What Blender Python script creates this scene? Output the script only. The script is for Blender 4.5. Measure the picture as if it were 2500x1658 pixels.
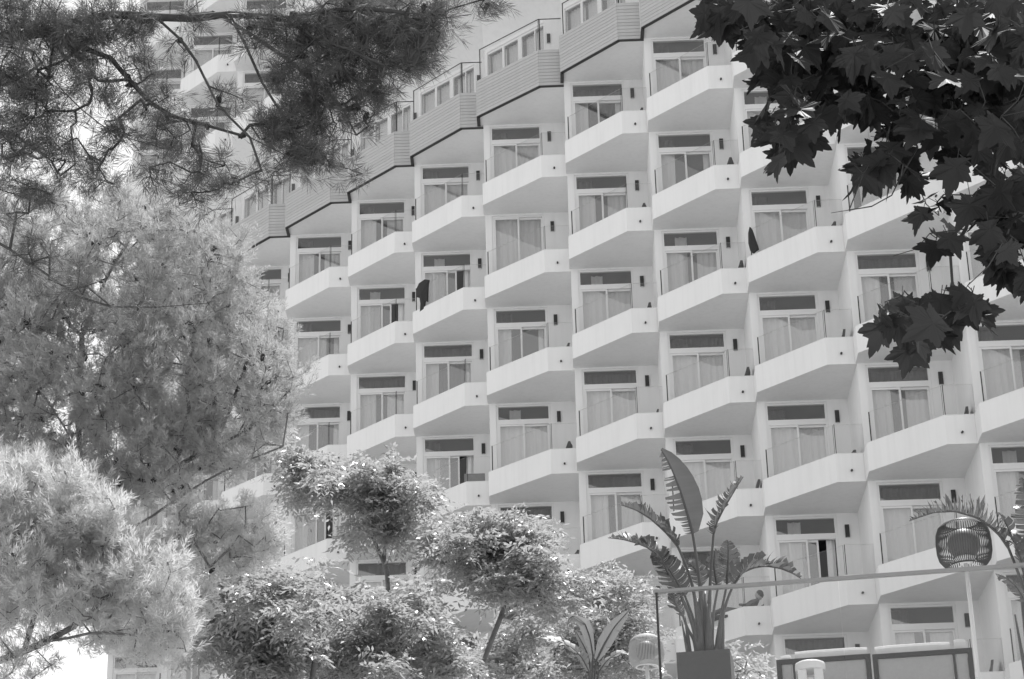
import bpy, math, random
import numpy as np
from mathutils import Vector, Matrix
for o in list(bpy.data.objects): bpy.data.objects.remove(o)
scene = bpy.context.scene
COL = scene.collection
rng = np.random.default_rng(7)
random.seed(7)
# ------------------------------------------------------------------ camera
EYE = 1.6                                   # eye height above the lower path
PITCH, ROLL, FPX = 0.4146, -0.0258, 5519.7  # FPX: focal length for a 2500 px wide frame
cam_d = bpy.data.cameras.new('camera'); cam = bpy.data.objects.new('camera', cam_d); COL.objects.link(cam)
cam_d.sensor_width = 36.0; cam_d.lens = FPX*36/2500; cam_d.clip_start = .1; cam_d.clip_end = 3000
R0 = Matrix.Rotation(math.pi/2+PITCH, 4, 'X') @ Matrix.Rotation(ROLL, 4, 'Z')
cam.matrix_world = Matrix.Translation((0, 0, EYE)) @ R0
scene.camera = cam
# ------------------------------------------------------------------ light
SUN_EL, SUN_AZ = math.radians(66), math.radians(20)   # azimuth from +Y towards +X: behind the hotel
sdir = Vector((math.sin(SUN_AZ)*math.cos(SUN_EL), math.cos(SUN_AZ)*math.cos(SUN_EL), math.sin(SUN_EL)))
sl = bpy.data.lights.new('sun', 'SUN'); sl.energy = 5.0; sl.angle = math.radians(.53); sl.color = (1, 1, 1)
so = bpy.data.objects.new('sun', sl); COL.objects.link(so); so.location = (0, 0, 80)
so.rotation_euler = sdir.to_track_quat('Z', 'Y').to_euler()
world = bpy.data.worlds.new('World'); scene.world = world; world.use_nodes = True
wn = world.node_tree.nodes; wl = world.node_tree.links; wn.clear()
sky = wn.new('ShaderNodeTexSky'); sky.sky_type = 'NISHITA'; sky.sun_disc = False
sky.sun_elevation = SUN_EL; sky.sun_rotation = SUN_AZ; sky.air_density = 2.2; sky.dust_density = 1.0; sky.ozone_density = 1.0
bw = wn.new('ShaderNodeRGBToBW'); bg = wn.new('ShaderNodeBackground'); bg.inputs[1].default_value = .15
wo = wn.new('ShaderNodeOutputWorld')
wl.new(sky.outputs[0], bw.inputs[0]); wl.new(bw.outputs[0], bg.inputs[0]); wl.new(bg.outputs[0], wo.inputs[0])
vs = scene.view_settings; vs.view_transform = 'Standard'; vs.look = 'None'; vs.gamma = 1.0; vs.use_curve_mapping = False
vs.exposure = 0.50
scene.render.engine = 'CYCLES'
scene.cycles.max_bounces = 8; scene.cycles.transparent_max_bounces = 16
scene.cycles.diffuse_bounces = 4; scene.cycles.caustics_reflective = False; scene.cycles.caustics_refractive = False
scene.render.resolution_x = 1024; scene.render.resolution_y = 679

# ------------------------------------------------------------------ helpers
def ray(px, py):
    c, s = math.cos(-ROLL), math.sin(-ROLL); u, v = px-1250, py-829
    u, v = c*u-s*v, s*u+c*v
    cp, sp = math.cos(PITCH), math.sin(PITCH); dx, dy = u/FPX, -v/FPX
    return np.array([dx, cp-dy*sp, sp+dy*cp])
def at(px, py, Y):
    r = ray(px, py); return np.array([0, 0, EYE])+r*(Y/r[1])
def proj(P):
    q = np.array(P, float)-np.array([0, 0, EYE]); cp, sp = math.cos(PITCH), math.sin(PITCH)
    z = q[1]*cp+q[2]*sp; y = -q[1]*sp+q[2]*cp; u, v = FPX*q[0]/z, -FPX*y/z
    c, s = math.cos(ROLL), math.sin(ROLL)
    return 1250+c*u-s*v, 829+s*u+c*v
def mpp(Y, py=829):                                  # metres per photo pixel at a depth
    return float(np.linalg.norm(at(1250, py, Y)-np.array([0, 0, EYE])))/FPX

class MB:
    def __init__(s): s.v = []; s.f = []; s.m = []
    def vert(s, p): s.v.append(tuple(map(float, p))); return len(s.v)-1
    def face(s, pts, m=0):
        i = len(s.v); s.v += [tuple(map(float, p)) for p in pts]; s.f.append(tuple(range(i, i+len(pts)))); s.m.append(m)
    def box(s, x0, x1, y0, y1, z0, z1, m=0):
        i = len(s.v); s.v += [(x, y, z) for z in (z0, z1) for y in (y0, y1) for x in (x0, x1)]
        for f in ((0, 2, 3, 1), (4, 5, 7, 6), (0, 1, 5, 4), (2, 6, 7, 3), (0, 4, 6, 2), (1, 3, 7, 5)):
            s.f.append(tuple(i+k for k in f)); s.m.append(m)
    def prism(s, poly, z0, z1, m=0):                 # poly counter-clockwise seen from above
        n = len(poly); i = len(s.v)
        s.v += [(x, y, z0) for x, y in poly]+[(x, y, z1) for x, y in poly]
        s.f.append(tuple(i+k for k in reversed(range(n)))); s.m.append(m)
        s.f.append(tuple(i+n+k for k in range(n))); s.m.append(m)
        for k in range(n):
            l = (k+1) % n; s.f.append((i+k, i+l, i+n+l, i+n+k)); s.m.append(m)
    def tube(s, pts, rad, n=6, m=0, caps=True):
        pts = [np.array(p, float) for p in pts]; rad = [rad]*len(pts) if np.isscalar(rad) else rad
        i0 = len(s.v); ref = np.array([.31, .17, .93])
        for k, p in enumerate(pts):
            t = pts[min(k+1, len(pts)-1)]-pts[max(k-1, 0)]; t /= np.linalg.norm(t)+1e-9
            a = np.cross(t, ref); 
            if np.linalg.norm(a) < .15: a = np.cross(t, (1, 0, 0))
            a /= np.linalg.norm(a); b = np.cross(t, a)
            for q in range(n):
                w = 2*math.pi*q/n; s.v.append(tuple(p+rad[k]*(a*math.cos(w)+b*math.sin(w))))
        for k in range(len(pts)-1):
            for q in range(n):
                r = (q+1) % n; A = i0+k*n
                s.f.append((A+q, A+r, A+n+r, A+n+q)); s.m.append(m)
        if caps:
            s.f.append(tuple(i0+q for q in reversed(range(n)))); s.m.append(m)
            e = i0+(len(pts)-1)*n; s.f.append(tuple(e+q for q in range(n))); s.m.append(m)
    def lathe(s, prof, n=24, m=0, c=(0, 0)):
        i0 = len(s.v)
        for r, z in prof:
            for q in range(n):
                w = 2*math.pi*q/n; s.v.append((c[0]+r*math.cos(w), c[1]+r*math.sin(w), z))
        for k in range(len(prof)-1):
            for q in range(n):
                r = (q+1) % n; A = i0+k*n; s.f.append((A+q, A+r, A+n+r, A+n+q)); s.m.append(m)
    def mesh(s, name, mats, smooth=False):
        me = bpy.data.meshes.new(name); me.from_pydata(s.v, [], s.f)
        for mt in (mats if isinstance(mats, (list, tuple)) else [mats]): me.materials.append(mt)
        me.polygons.foreach_set('material_index', s.m)
        if smooth: me.polygons.foreach_set('use_smooth', [True]*len(s.f))
        me.update(); return me
    def build(s, name, mats, parent=None, smooth=False, loc=(0, 0, 0)):
        return link(name, s.mesh(name, mats, smooth), parent, loc)
def link(name, me, parent=None, loc=(0, 0, 0), rz=0.0):
    o = bpy.data.objects.new(name, me); COL.objects.link(o); o.location = loc; o.rotation_euler = (0, 0, rz)
    if parent is not None: o.parent = parent
    return o
def raw_mesh(name, V, F, mat, smooth=False):         # numpy arrays; F is (n,3) or (n,4)
    me = bpy.data.meshes.new(name); n, k = F.shape
    me.vertices.add(len(V)); me.vertices.foreach_set('co', np.ascontiguousarray(V, np.float32).ravel())
    me.loops.add(n*k); me.loops.foreach_set('vertex_index', np.ascontiguousarray(F, np.int32).ravel())
    me.polygons.add(n); me.polygons.foreach_set('loop_start', np.arange(0, n*k, k, dtype=np.int32))
    if smooth: me.polygons.foreach_set('use_smooth', np.ones(n, bool))
    me.materials.append(mat); me.update(calc_edges=True); me.validate(); return me
def empty(name, loc=(0, 0, 0), rz=0):
    o = bpy.data.objects.new(name, None); COL.objects.link(o); o.location = loc; o.rotation_euler = (0, 0, rz); o.empty_display_size = .2; return o
def tag(o, label, cat, group=None):
    o['label'] = label; o['category'] = cat
    if group: o['group'] = group
    return o
def struct(o): o['kind'] = 'structure'; return o

# ------------------------------------------------------------------ materials (black-and-white film: greys only)
def mat(name, g, rough=.6, var=.0, scale=3.0, bump=.0, bscale=60.0, spec=.5, metal=0.0, trans=0.0, detail=4, obj_rand=0.0, stretch=None, coord='Object'):
    m = bpy.data.materials.new(name); m.use_nodes = True; nt = m.node_tree; N, L = nt.nodes, nt.links
    b = N['Principled BSDF']; b.inputs['Roughness'].default_value = rough; b.inputs['Metallic'].default_value = metal
    b.inputs['Specular IOR Level'].default_value = spec
    b.inputs['Base Color'].default_value = (g, g, g, 1)
    tc = N.new('ShaderNodeTexCoord'); src = tc.outputs[coord]
    if stretch:
        mp = N.new('ShaderNodeMapping'); mp.inputs['Scale'].default_value = stretch; L.new(src, mp.inputs[0]); src = mp.outputs[0]
    if var or obj_rand:
        tx = N.new('ShaderNodeTexNoise'); tx.inputs['Scale'].default_value = scale; tx.inputs['Detail'].default_value = detail
        L.new(src, tx.inputs['Vector'])
        mr = N.new('ShaderNodeMapRange'); mr.inputs[1].default_value = .25; mr.inputs[2].default_value = .75
        mr.inputs[3].default_value = g*(1-var); mr.inputs[4].default_value = g*(1+var); L.new(tx.outputs[0], mr.inputs[0])
        out = mr.outputs[0]
        if obj_rand:
            oi = N.new('ShaderNodeObjectInfo'); m2 = N.new('ShaderNodeMapRange'); m2.inputs[3].default_value = 1-obj_rand; m2.inputs[4].default_value = 1+obj_rand
            L.new(oi.outputs['Random'], m2.inputs[0]); mu = N.new('ShaderNodeMath'); mu.operation = 'MULTIPLY'
            L.new(out, mu.inputs[0]); L.new(m2.outputs[0], mu.inputs[1]); out = mu.outputs[0]
        L.new(out, b.inputs['Base Color'])
    if bump:
        t2 = N.new('ShaderNodeTexNoise'); t2.inputs['Scale'].default_value = bscale; t2.inputs['Detail'].default_value = 3; L.new(src, t2.inputs['Vector'])
        bp = N.new('ShaderNodeBump'); bp.inputs['Strength'].default_value = bump; bp.inputs['Distance'].default_value = .01
        L.new(t2.outputs[0], bp.inputs['Height']); L.new(bp.outputs[0], b.inputs['Normal'])
    if trans:
        tr = N.new('ShaderNodeBsdfTranslucent'); mx = N.new('ShaderNodeMixShader'); mx.inputs[0].default_value = trans
        tr.inputs[0].default_value = (g*1.5, g*1.5, g*1.5, 1)
        L.new(b.outputs[0], mx.inputs[1]); L.new(tr.outputs[0], mx.inputs[2]); L.new(mx.outputs[0], N['Material Output'].inputs[0])
    return m
def glass_mat(name, tint=.93, refl=.07, boost=1.0):
    m = bpy.data.materials.new(name); m.use_nodes = True; nt = m.node_tree; N, L = nt.nodes, nt.links; N.clear()
    out = N.new('ShaderNodeOutputMaterial'); t = N.new('ShaderNodeBsdfTransparent'); t.inputs[0].default_value = (tint,)*3+(1,)
    g = N.new('ShaderNodeBsdfGlossy'); g.inputs['Roughness'].default_value = 0.0; g.inputs[0].default_value = (1, 1, 1, 1)
    fr = N.new('ShaderNodeLayerWeight'); fr.inputs[0].default_value = .5     # Schlick: the same from both sides of a pane
    pw = N.new('ShaderNodeMath'); pw.operation = 'POWER'; pw.inputs[1].default_value = 5.0; L.new(fr.outputs['Facing'], pw.inputs[0])
    ma = N.new('ShaderNodeMath'); ma.operation = 'MULTIPLY_ADD'; ma.inputs[1].default_value = boost; ma.inputs[2].default_value = refl; ma.use_clamp = True
    mx = N.new('ShaderNodeMixShader'); L.new(pw.outputs[0], ma.inputs[0]); L.new(ma.outputs[0], mx.inputs[0])
    L.new(t.outputs[0], mx.inputs[1]); L.new(g.outputs[0], mx.inputs[2]); L.new(mx.outputs[0], out.inputs[0]); return m
def streaked(m, amp=.05):
    nt = m.node_tree; N, L = nt.nodes, nt.links; b = N['Principled BSDF']; src = b.inputs['Base Color'].links[0].from_socket
    tc = N.new('ShaderNodeTexCoord'); mp = N.new('ShaderNodeMapping'); mp.inputs['Scale'].default_value = (5, 5, .35); L.new(tc.outputs['Object'], mp.inputs[0])
    oi = N.new('ShaderNodeObjectInfo'); ad = N.new('ShaderNodeVectorMath'); ad.operation = 'ADD'; L.new(mp.outputs[0], ad.inputs[0])
    sc = N.new('ShaderNodeMath'); sc.operation = 'MULTIPLY'; sc.inputs[1].default_value = 37.0; L.new(oi.outputs['Random'], sc.inputs[0]); L.new(sc.outputs[0], ad.inputs[1])
    t = N.new('ShaderNodeTexNoise'); t.inputs['Scale'].default_value = 1.6; t.inputs['Detail'].default_value = 5; L.new(ad.outputs[0], t.inputs['Vector'])
    mr = N.new('ShaderNodeMapRange'); mr.inputs[1].default_value = .45; mr.inputs[2].default_value = .75; mr.inputs[3].default_value = 1.0; mr.inputs[4].default_value = 1-amp; L.new(t.outputs[0], mr.inputs[0])
    mu = N.new('ShaderNodeMath'); mu.operation = 'MULTIPLY'; L.new(src, mu.inputs[0]); L.new(mr.outputs[0], mu.inputs[1]); L.new(mu.outputs[0], b.inputs['Base Color']); return m
M = dict(
    white=streaked(mat('white_render', .81, .75, .035, .9, .10, 45, .25, detail=6, coord='Object')),
    frame=mat('white_frame', .78, .35, spec=.5),
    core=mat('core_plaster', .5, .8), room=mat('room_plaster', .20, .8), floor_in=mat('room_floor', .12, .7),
    wood=mat('grey_timber', .47, .7, .10, 6, .15, 30, .3, obj_rand=.05, stretch=(1, 1, 14)),
    dark_strip=mat('dark_trim', .03, .5), lampm=mat('dark_lamp_metal', .035, .45), lampg=mat('lamp_glass', .55, .3),
    edge=mat('glass_edge', .05, .2), pane=glass_mat('window_glass', .84, .25, .7), bal=glass_mat('balustrade_glass', .96, .025, .6),
    curtain=mat('sheer_curtain', .88, .9, .04, 12, trans=.10, obj_rand=.10), dark_curtain=mat('dark_curtain', .10, .9, .2, 20),
    furn=mat('dark_wicker', .05, .7), furn2=mat('grey_cushion', .22, .85, .1, 9, .2, 80), cloth=mat('black_towel', .03, .95, .2, 20, .3, 60),
    bark=mat('pine_bark', .14, .9, .45, 14, .6, 40), shaded_bark=mat('shaded_pine_bark', .055, .9, .45, 14, .6, 40), bark2=mat('tree_bark', .16, .9, .35, 14, .5, 40), plane_bark=mat('plane_bark', .06, .9, .3, 20),  # second, darker pine bark: the limbs' shade is put into the colour
    needle=mat('pine_needles', .115, .55, .3, 1.3, spec=.3, trans=.25), needle_half_lit=mat('half_lit_pine_needles', .36, .55, .25, 1.3, spec=.3, trans=.40), needle_sunlit=mat('sunlit_pine_needles', .50, .55, .2, 1.3, spec=.3, trans=.42),  # two paler needle copies: sunlight and haze put into the base colour
    cone=mat('pine_cone', .03, .9), leaf=mat('glossy_leaflets', .30, .33, .35, 2.5, spec=.9, trans=.46),
    plane_leaf=mat('plane_leaf', .030, .6, .3, 3, spec=.25, trans=.15, obj_rand=.6),
    strel=mat('bird_of_paradise_leaf', .075, .27, .25, 5, spec=1.0, trans=.38, stretch=(1, 1, 6)), stalk=mat('leaf_stalk', .075, .45, .15, 8),
    banana=mat('pale_broad_leaf', .24, .5, .12, 3, spec=.4, trans=.3),
    planter=mat('dark_planter', .07, .7, .12, 30), soil=mat('soil', .06, .95, .3, 30), rail=mat('metal_rail', .27, .45, .05, 9),
    strand=mat('dark_rope', .09, .8), bulb=mat('lamp_diffuser', .16, .5), lampbase=mat('white_lamp_base', .7, .5), strand2=mat('pale_rope', .45, .8),
    sling=mat('light_sling_fabric', .40, .85, .05, 40), cushion=mat('pale_cushion', .68, .9, .06, 12, .15, 50), whitep=mat('white_plastic', .78, .4),
    paving=mat('terrace_paving', .34, .8, .12, 2.5, .1, 30), ground=mat('ground_earth', .36, .95, .3, .6, .3, 8), retaining=mat('retaining_wall', .4, .85, .12, 1.5, .2, 30),
    hill=mat('scrub_hill', .10, .95, .5, .08), skin=mat('skin', .35, .5), hair=mat('hair', .03, .6), shirt=mat('shirt', .12, .9))
# ------------------------------------------------------------------ setting
def gz(x, y):
    t = min(max((y-6)/38.0, 0), 1); return 9.0*t*t*(3-2*t)+0.0
def build_ground():
    xs = np.concatenate([np.linspace(-900, -60, 15), np.linspace(-50, 50, 51), np.linspace(60, 900, 15)])
    ys = np.concatenate([np.linspace(-900, -20, 16), np.linspace(-15, 120, 69), np.linspace(140, 1200, 18)])
    V = np.array([(x, y, gz(x, y)+(0.06*math.sin(x*.7+y*.4) if abs(x) < 55 and y > 4 else 0)) for y in ys for x in xs])
    nx = len(xs); F = np.array([(j*nx+i, j*nx+i+1, (j+1)*nx+i+1, (j+1)*nx+i) for j in range(len(ys)-1) for i in range(nx-1)])
    o = link('ground', raw_mesh('ground', V, F, M['ground'], True)); struct(o)
build_ground()
RAIL_A = at(1601, 1442, 18.0); RAIL_Z = RAIL_A[2]
_r = ray(2500, 1376); RAIL_B = np.array([0, 0, EYE])+_r*((RAIL_Z-EYE)/_r[2])
rdir = (RAIL_B-RAIL_A); rdir[2] = 0; rdir /= np.linalg.norm(rdir); rnor = np.array([-rdir[1], rdir[0], 0])
TZ = RAIL_Z-1.10                                  # terrace floor
def tpt(s, t): return RAIL_A+rdir*s+rnor*t        # s along the rail, t behind it
def build_terrace():
    p = [tpt(-.12, -.14), tpt(14, -.14), tpt(14, 11), tpt(-.12, 11)]
    m = MB(); m.prism([q[:2] for q in p], TZ-.18, TZ, 0)
    struct(m.build('terrace', M['paving']))
    m = MB(); q = [tpt(-.02, -.04), tpt(13.9, -.04), tpt(13.9, 10.9), tpt(-.02, 10.9)]
    m.prism([k[:2] for k in q], -.5, TZ-.18, 0)
    o = m.build('retaining_wall', M['retaining']); tag(o, 'plain rendered retaining wall carrying the glass-railed terrace', 'wall')
build_terrace()

# ------------------------------------------------------------------ hotel
TH = -0.0219
E1 = np.array([math.cos(TH), math.sin(TH)]); O1 = np.array([math.sin(TH), -math.cos(TH)])
Z0 = 33.0528+EYE
OC = {0: (-6.9216, 66.4274), 1: (-4.7348, 64.079), 2: (-2.6238, 61.8047), 3: (-.3207, 59.4311), 4: (1.9436, 56.9876),
      5: (4.1592, 54.6673), 6: (6.3213, 52.3893), 7: (8.5206, 50.0826), 8: (10.7321, 47.7825)}
OC = {k: np.array(v) for k, v in OC.items()}; STEP = (OC[8]-OC[0])/8
for k in (-1, -2, -3): OC[k] = OC[0]+STEP*k
for k in (9, 10, 11): OC[k] = OC[8]+STEP*(k-8)
OC[3] = OC[3]-E1*.12
COLS = list(range(-3, 11))
BASE = np.array([2.0, 57.0, 6.0])
hotel = empty('hotel_building', BASE)
tag(hotel, 'tall white hotel with sawtooth rows of angular balconies and a timber-clad top row', 'building')
def bay_loc(c, z): return (OC[c][0]-BASE[0], OC[c][1]-BASE[1], z-BASE[2])
def bay_world(c, u, v, z):
    q = OC[c]+E1*u+O1*v; return np.array([q[0], q[1], Z0+z])
ZB, ZF, ZT = -2.896, -2.70, -2.166
PW = .25                                          # partition face left of the window glass
MESH = {}
def colgeo(c):
    s = (OC[c+1]-OC[c]); su, sv = float(s@E1), float(s@O1); ext = .17 if c == 3 else 0
    return su, sv, su-PW, (-.29, .70), (1.288+ext, 2.307)
def col_meshes(c):
    su, sv, uc, A, B = colgeo(c)
    D = 5.0
    # --- storey wall: pillar, right wall, lintel, partition, floor slab inside
    m = MB(); zt = ZB+3.0
    m.box(-PW, -.06, -.06, .14, ZB, zt)                       # pillar beside the window
    m.box(1.48, uc, -.06, .14, ZB, zt)                        # wall right of the window
    m.box(-.06, 1.48, -.06, .14, .05, zt)                     # lintel
    m.box(-.06, 1.48, -.058, .14, ZB, ZF)                     # threshold
    m.box(-PW, -.06, .14, sv+D, ZB, zt)                       # partition running back
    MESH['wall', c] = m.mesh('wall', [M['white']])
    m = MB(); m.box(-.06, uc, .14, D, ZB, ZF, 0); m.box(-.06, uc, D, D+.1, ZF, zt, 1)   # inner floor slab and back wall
    MESH['room', c] = m.mesh('room', [M['room'], M['room']])
    # --- balcony tray: parapet with chamfered top, floor and soffit
    MESH['balcony', c] = tray_mesh('balcony', A, B, uc, ZB, ZF, ZT, [M['white']])
    g = glass_pieces(A, B, uc, ZT, .74); MESH['glass', c] = g
    # timber top row
    A2, B2 = (-.33+(-.0 if c != 3 else -.08), .66), (B[0]+.02, 2.33)
    MESH['tbalcony', c] = tray_mesh('balcony', A2, B2, uc, .104, .30, 1.24, [M['white']])
    MESH['tglass', c] = glass_pieces(A2, B2, uc, 1.24, 1.13)
def tray_mesh(name, A, B, uc, zb, zf, zt, mats):
    t, ch = .16, .035
    P = [(A[0], .062), A, B, (uc, B[1])]
    d = np.array(B)-np.array(A); d = d/np.linalg.norm(d); nrm = np.array([d[1], -d[0]])    # inward (right/back) side of AB
    def off(k):                                              # inward offset of polyline by k (u,v with v outward)
        a0 = np.array(A)+nrm*k; uL = A[0]+k
        s = (uL-a0[0])/d[0]; a = a0+d*s
        vb = B[1]-k; s = (vb-a0[1])/d[1]; b = a0+d*s
        return [(uL, .062), tuple(a), tuple(b), (uc, vb)]
    rings = [(P, zb), (P, zt-ch), (off(ch), zt), (off(t-.02), zt), (off(t), zt-.02), (off(t), zf)]
    m = MB(); V = []
    for poly, z in rings: V.append([m.vert((u, -v, z)) for u, v in poly])
    for a, b in zip(V[:-1], V[1:]):
        for i in range(3): m.f.append((a[i], a[i+1], b[i+1], b[i])); m.m.append(0)
    b0 = m.vert((uc, -.062, zb)); f0 = m.vert((uc, -.062, zf))
    m.f.append((b0, V[0][3], V[0][2], V[0][1], V[0][0])); m.m.append(0)
    m.f.append((V[-1][0], V[-1][1], V[-1][2], V[-1][3], f0)); m.m.append(0)
    m.f.append(tuple(V[k][0] for k in range(6))); m.m.append(0)
    return m.mesh(name, mats)
def glass_pieces(A, B, uc, zt, h):
    d = np.array(B)-np.array(A); L = np.linalg.norm(d); d /= L; nrm = np.array([d[1], -d[0]])
    out = []
    def panel(p, q, z0, z1):
        p, q = np.array(p), np.array(q); dd = (q-p)/np.linalg.norm(q-p); n = np.array([dd[1], -dd[0]])*.007
        m = MB(); c = [p+n, q+n, q-n, p-n]; lo = [(x, -y, z0) for x, y in c]; hi = [(x, -y, z1) for x, y in c]
        m.face([lo[0], lo[1], hi[1], hi[0]], 0); m.face([lo[2], lo[3], hi[3], hi[2]], 0)
        m.face([lo[1], lo[2], hi[2], hi[1]], 1); m.face([lo[3], lo[0], hi[0], hi[3]], 1); m.face([hi[0], hi[1], hi[2], hi[3]], 2)
        e = dd*.016; n2 = n*1.9; cc = [p-e+n2, p+n2, p-n2, p-e-n2]
        m.prism([(x, -y) for x, y in cc][::-1], z0, z1+.004, 1)
        me = m.mesh('glass_panel', [M['bal'], M['edge'], M['cushion']]); return me
    a = np.array(A)+nrm*.07+d*.10; b = np.array(A)+nrm*.07+d*(L-.06)
    c0 = np.array([b[0]+.04, B[1]-.07])
    out.append(panel(a, b, zt-.015, zt+h)); out.append(panel(c0, (uc-.01, B[1]-.07), zt-.015, zt+h))
    return out
def win_meshes():
    m = MB(); v0, v1 = -.035, .045
    u0, u1, z0, z1 = -.058, 1.478, ZF+.002, .048
    m.box(u0, 0, v0, v1, z0, z1); m.box(1.4176, u1, v0, v1, z0, z1); m.box(0, 1.4176, v0, v1, .0, z1); m.box(0, 1.4176, v0, v1, z0, z0+.06)
    m.box(0, 1.4176, v0+.004, v1, -.455, -.385); m.box(0, 1.4176, v0-.012, v1, -.535, -.458)
    MESH['frame'] = m.mesh('frame', M['frame'])
    def leaf(ua, ub, z1=-.535, dy=0):
        f = MB(); w = .045
        f.box(ua, ua+w, -.024+dy, .03+dy, ZF+.062, z1); f.box(ub-w, ub, -.024+dy, .03+dy, ZF+.062, z1)
        f.box(ua+w, ub-w, -.022+dy, .03+dy, z1-.05, z1); f.box(ua+w, ub-w, -.022+dy, .03+dy, ZF+.062, ZF+.13)
        p = MB(); p.face([(ua+w, dy, ZF+.13), (ub-w, dy, ZF+.13), (ub-w, dy, z1-.05), (ua+w, dy, z1-.05)])
        return f.mesh('sash', M['frame']), p.mesh('pane', M['pane'])
    MESH['leafL'] = leaf(0, .735); MESH['leafR'] = leaf(.70, 1.4176, dy=.056); MESH['leafRopen'] = leaf(.28, 1.0, dy=.056)
    p = MB(); p.face([(0, 0, -.385), (1.4176, 0, -.385), (1.4176, 0, 0), (0, 0, 0)]); MESH['transom'] = p.mesh('pane', M['pane'])
    # full-height two-pane window
    m = MB(); m.box(u0, 0, v0, v1, z0, z1); m.box(1.4176, u1, v0, v1, z0, z1); m.box(0, 1.4176, v0, v1, .0, z1); m.box(0, 1.4176, v0, v1, z0, z0+.06)
    MESH['frame2'] = m.mesh('frame', M['frame'])
    MESH['tallL'] = leaf(0, .735, 0.0); MESH['tallR'] = leaf(.70, 1.4176, 0.0, .056)
    def curtain(ua, ub, z1, y=.16, fold=.022, seed=0, mt='curtain'):
        r = np.random.default_rng(seed); n = max(8, int((ub-ua)/.03)); m = MB(); ph = r.random(6)*6
        for k in range(n+1):
            u = ua+(ub-ua)*k/n; w = math.sin(u*38+ph[0]+1.2*math.sin(u*7+ph[1]))*fold+math.sin(u*71+ph[2])*fold*.3
            for z, a in ((ZF+.06, 1.15), ((ZF+z1)/2, 1.0), (z1, .75)): m.vert((u+.01*math.sin(z*2+ph[3]), y+w*a, z))
        for k in range(n):
            for j in range(2): m.f.append((3*k+j, 3*k+3+j, 3*k+4+j, 3*k+1+j)); m.m.append(0)
        return m.mesh('curtain', M[mt], True)
    MESH['cur'] = [[curtain(0, 1.41, -.36, seed=1)], [curtain(0, .95, -.36, seed=2), curtain(1.18, 1.41, -.36, seed=3)],
                   [curtain(0, .52, -.36, seed=4), curtain(.86, 1.41, -.36, seed=5)], [curtain(0, .42, -.36, seed=6), curtain(1.2, 1.41, -.36, seed=7)],
                   [curtain(0, 1.41, -.36, seed=8)], [curtain(.25, 1.41, -.36, seed=9)]]
    MESH['dcur'] = [curtain(0, 1.41, .04, .34, .03, 11, 'dark_curtain'), curtain(0, .45, .04, .34, .03, 12, 'dark_curtain'), curtain(.3, .62, .04, .34, .03, 13, 'curtain')]
    MESH['curtall'] = curtain(0, 1.41, .03, seed=14)
    m = MB(); m.box(0, .105, -.10, -.062, -.52, -.20); m.box(.012, .093, -.105, -.10, -.51, -.21); MESH['lamp'] = m.mesh('wall_lamp', M['lampm'])
    m = MB(); m.box(.012, .093, -.099, -.063, -.535, -.522); MESH['lampg'] = m.mesh('lamp_glass', M['lampg'])
    m = MB(); m.tube([(0, .02, 0), (0, -.07, -.012)], .028, 8); MESH['spout'] = m.mesh('drain_spout', M['dark_strip'])
win_meshes()
def in_frame(c, z, marg=120):
    xs, ys = zip(*[proj(bay_world(c, u, v, z+dz)) for u, v in ((-.3, 0), (2, 2.3)) for dz in (ZB, .1)])
    return max(xs) > -marg and min(xs) < 2500+marg and max(ys) > -marg and min(ys) < 1658+marg
OPEN = {(1, 1), (2, 1), (2, 3), (6, 5), (0, 3)}
def make_bay(c, z, tagkey):
    """one storey of one bay; z = window-top height relative to Z0"""
    L = bay_loc(c, Z0+z)
    def part(name, me, par=None, loc=None):
        if par is None: return link(name, me, hotel, L if loc is None else loc, TH)
        return link(name, me, par, (0, 0, 0) if loc is None else loc)
    part('wall', MESH['wall', c])
    b = part('balcony', MESH['balcony', c])
    if not in_frame(c, z): return
    part('room', MESH['room', c])
    su, sv, uc, A, B = colgeo(c); r = random.Random(c*131+int(z*7)+5)
    for me in MESH['glass', c]: part('glass_panel', me, b)
    part('drain_spout', MESH['spout'], b, ((B[0]+uc)/2, -B[1], (ZB+ZT)/2-.09))
    # window
    tall = tagkey == (3, 1)
    w = part('window', MESH['frame2' if tall else 'frame'])
    if tall:
        for k in ('tallL', 'tallR'): part('sash', MESH[k][0], w); part('pane', MESH[k][1], w)
        part('curtain', MESH['curtall'], w)
    else:
        part('pane', MESH['transom'], w)
        lr = MESH['leafRopen'] if tagkey in OPEN else MESH['leafR']
        for k in (MESH['leafL'], lr): part('sash', k[0], w); part('pane', k[1], w)
        for me in r.choices(MESH['cur'], (4, 3, 3, 2, 3, 1))[0] if tagkey not in OPEN else MESH['cur'][3]: part('curtain', me, w)
        q = r.random()
        if q < .35: part('curtain', MESH['dcur'][0], w)
        elif q < .75: part('curtain', MESH['dcur'][1], w)
        else: part('curtain', MESH['dcur'][2], w)
    l = part('wall_lamp', MESH['lamp'], None, tuple(np.array(L)+np.array([E1[0]*(1.4176+.24), E1[1]*(1.4176+.24), 0])))
    part('lamp_glass', MESH['lampg'], l)
UP0 = 7.65
for c in COLS:
    if c > 9: continue
    col_meshes(c)
    for n in range(0, 8): make_bay(c, -3.0*n, (c, n))
    if c <= 5:
        for j in range(3): make_bay(c, UP0+3*j, (c, -2-j))
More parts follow.
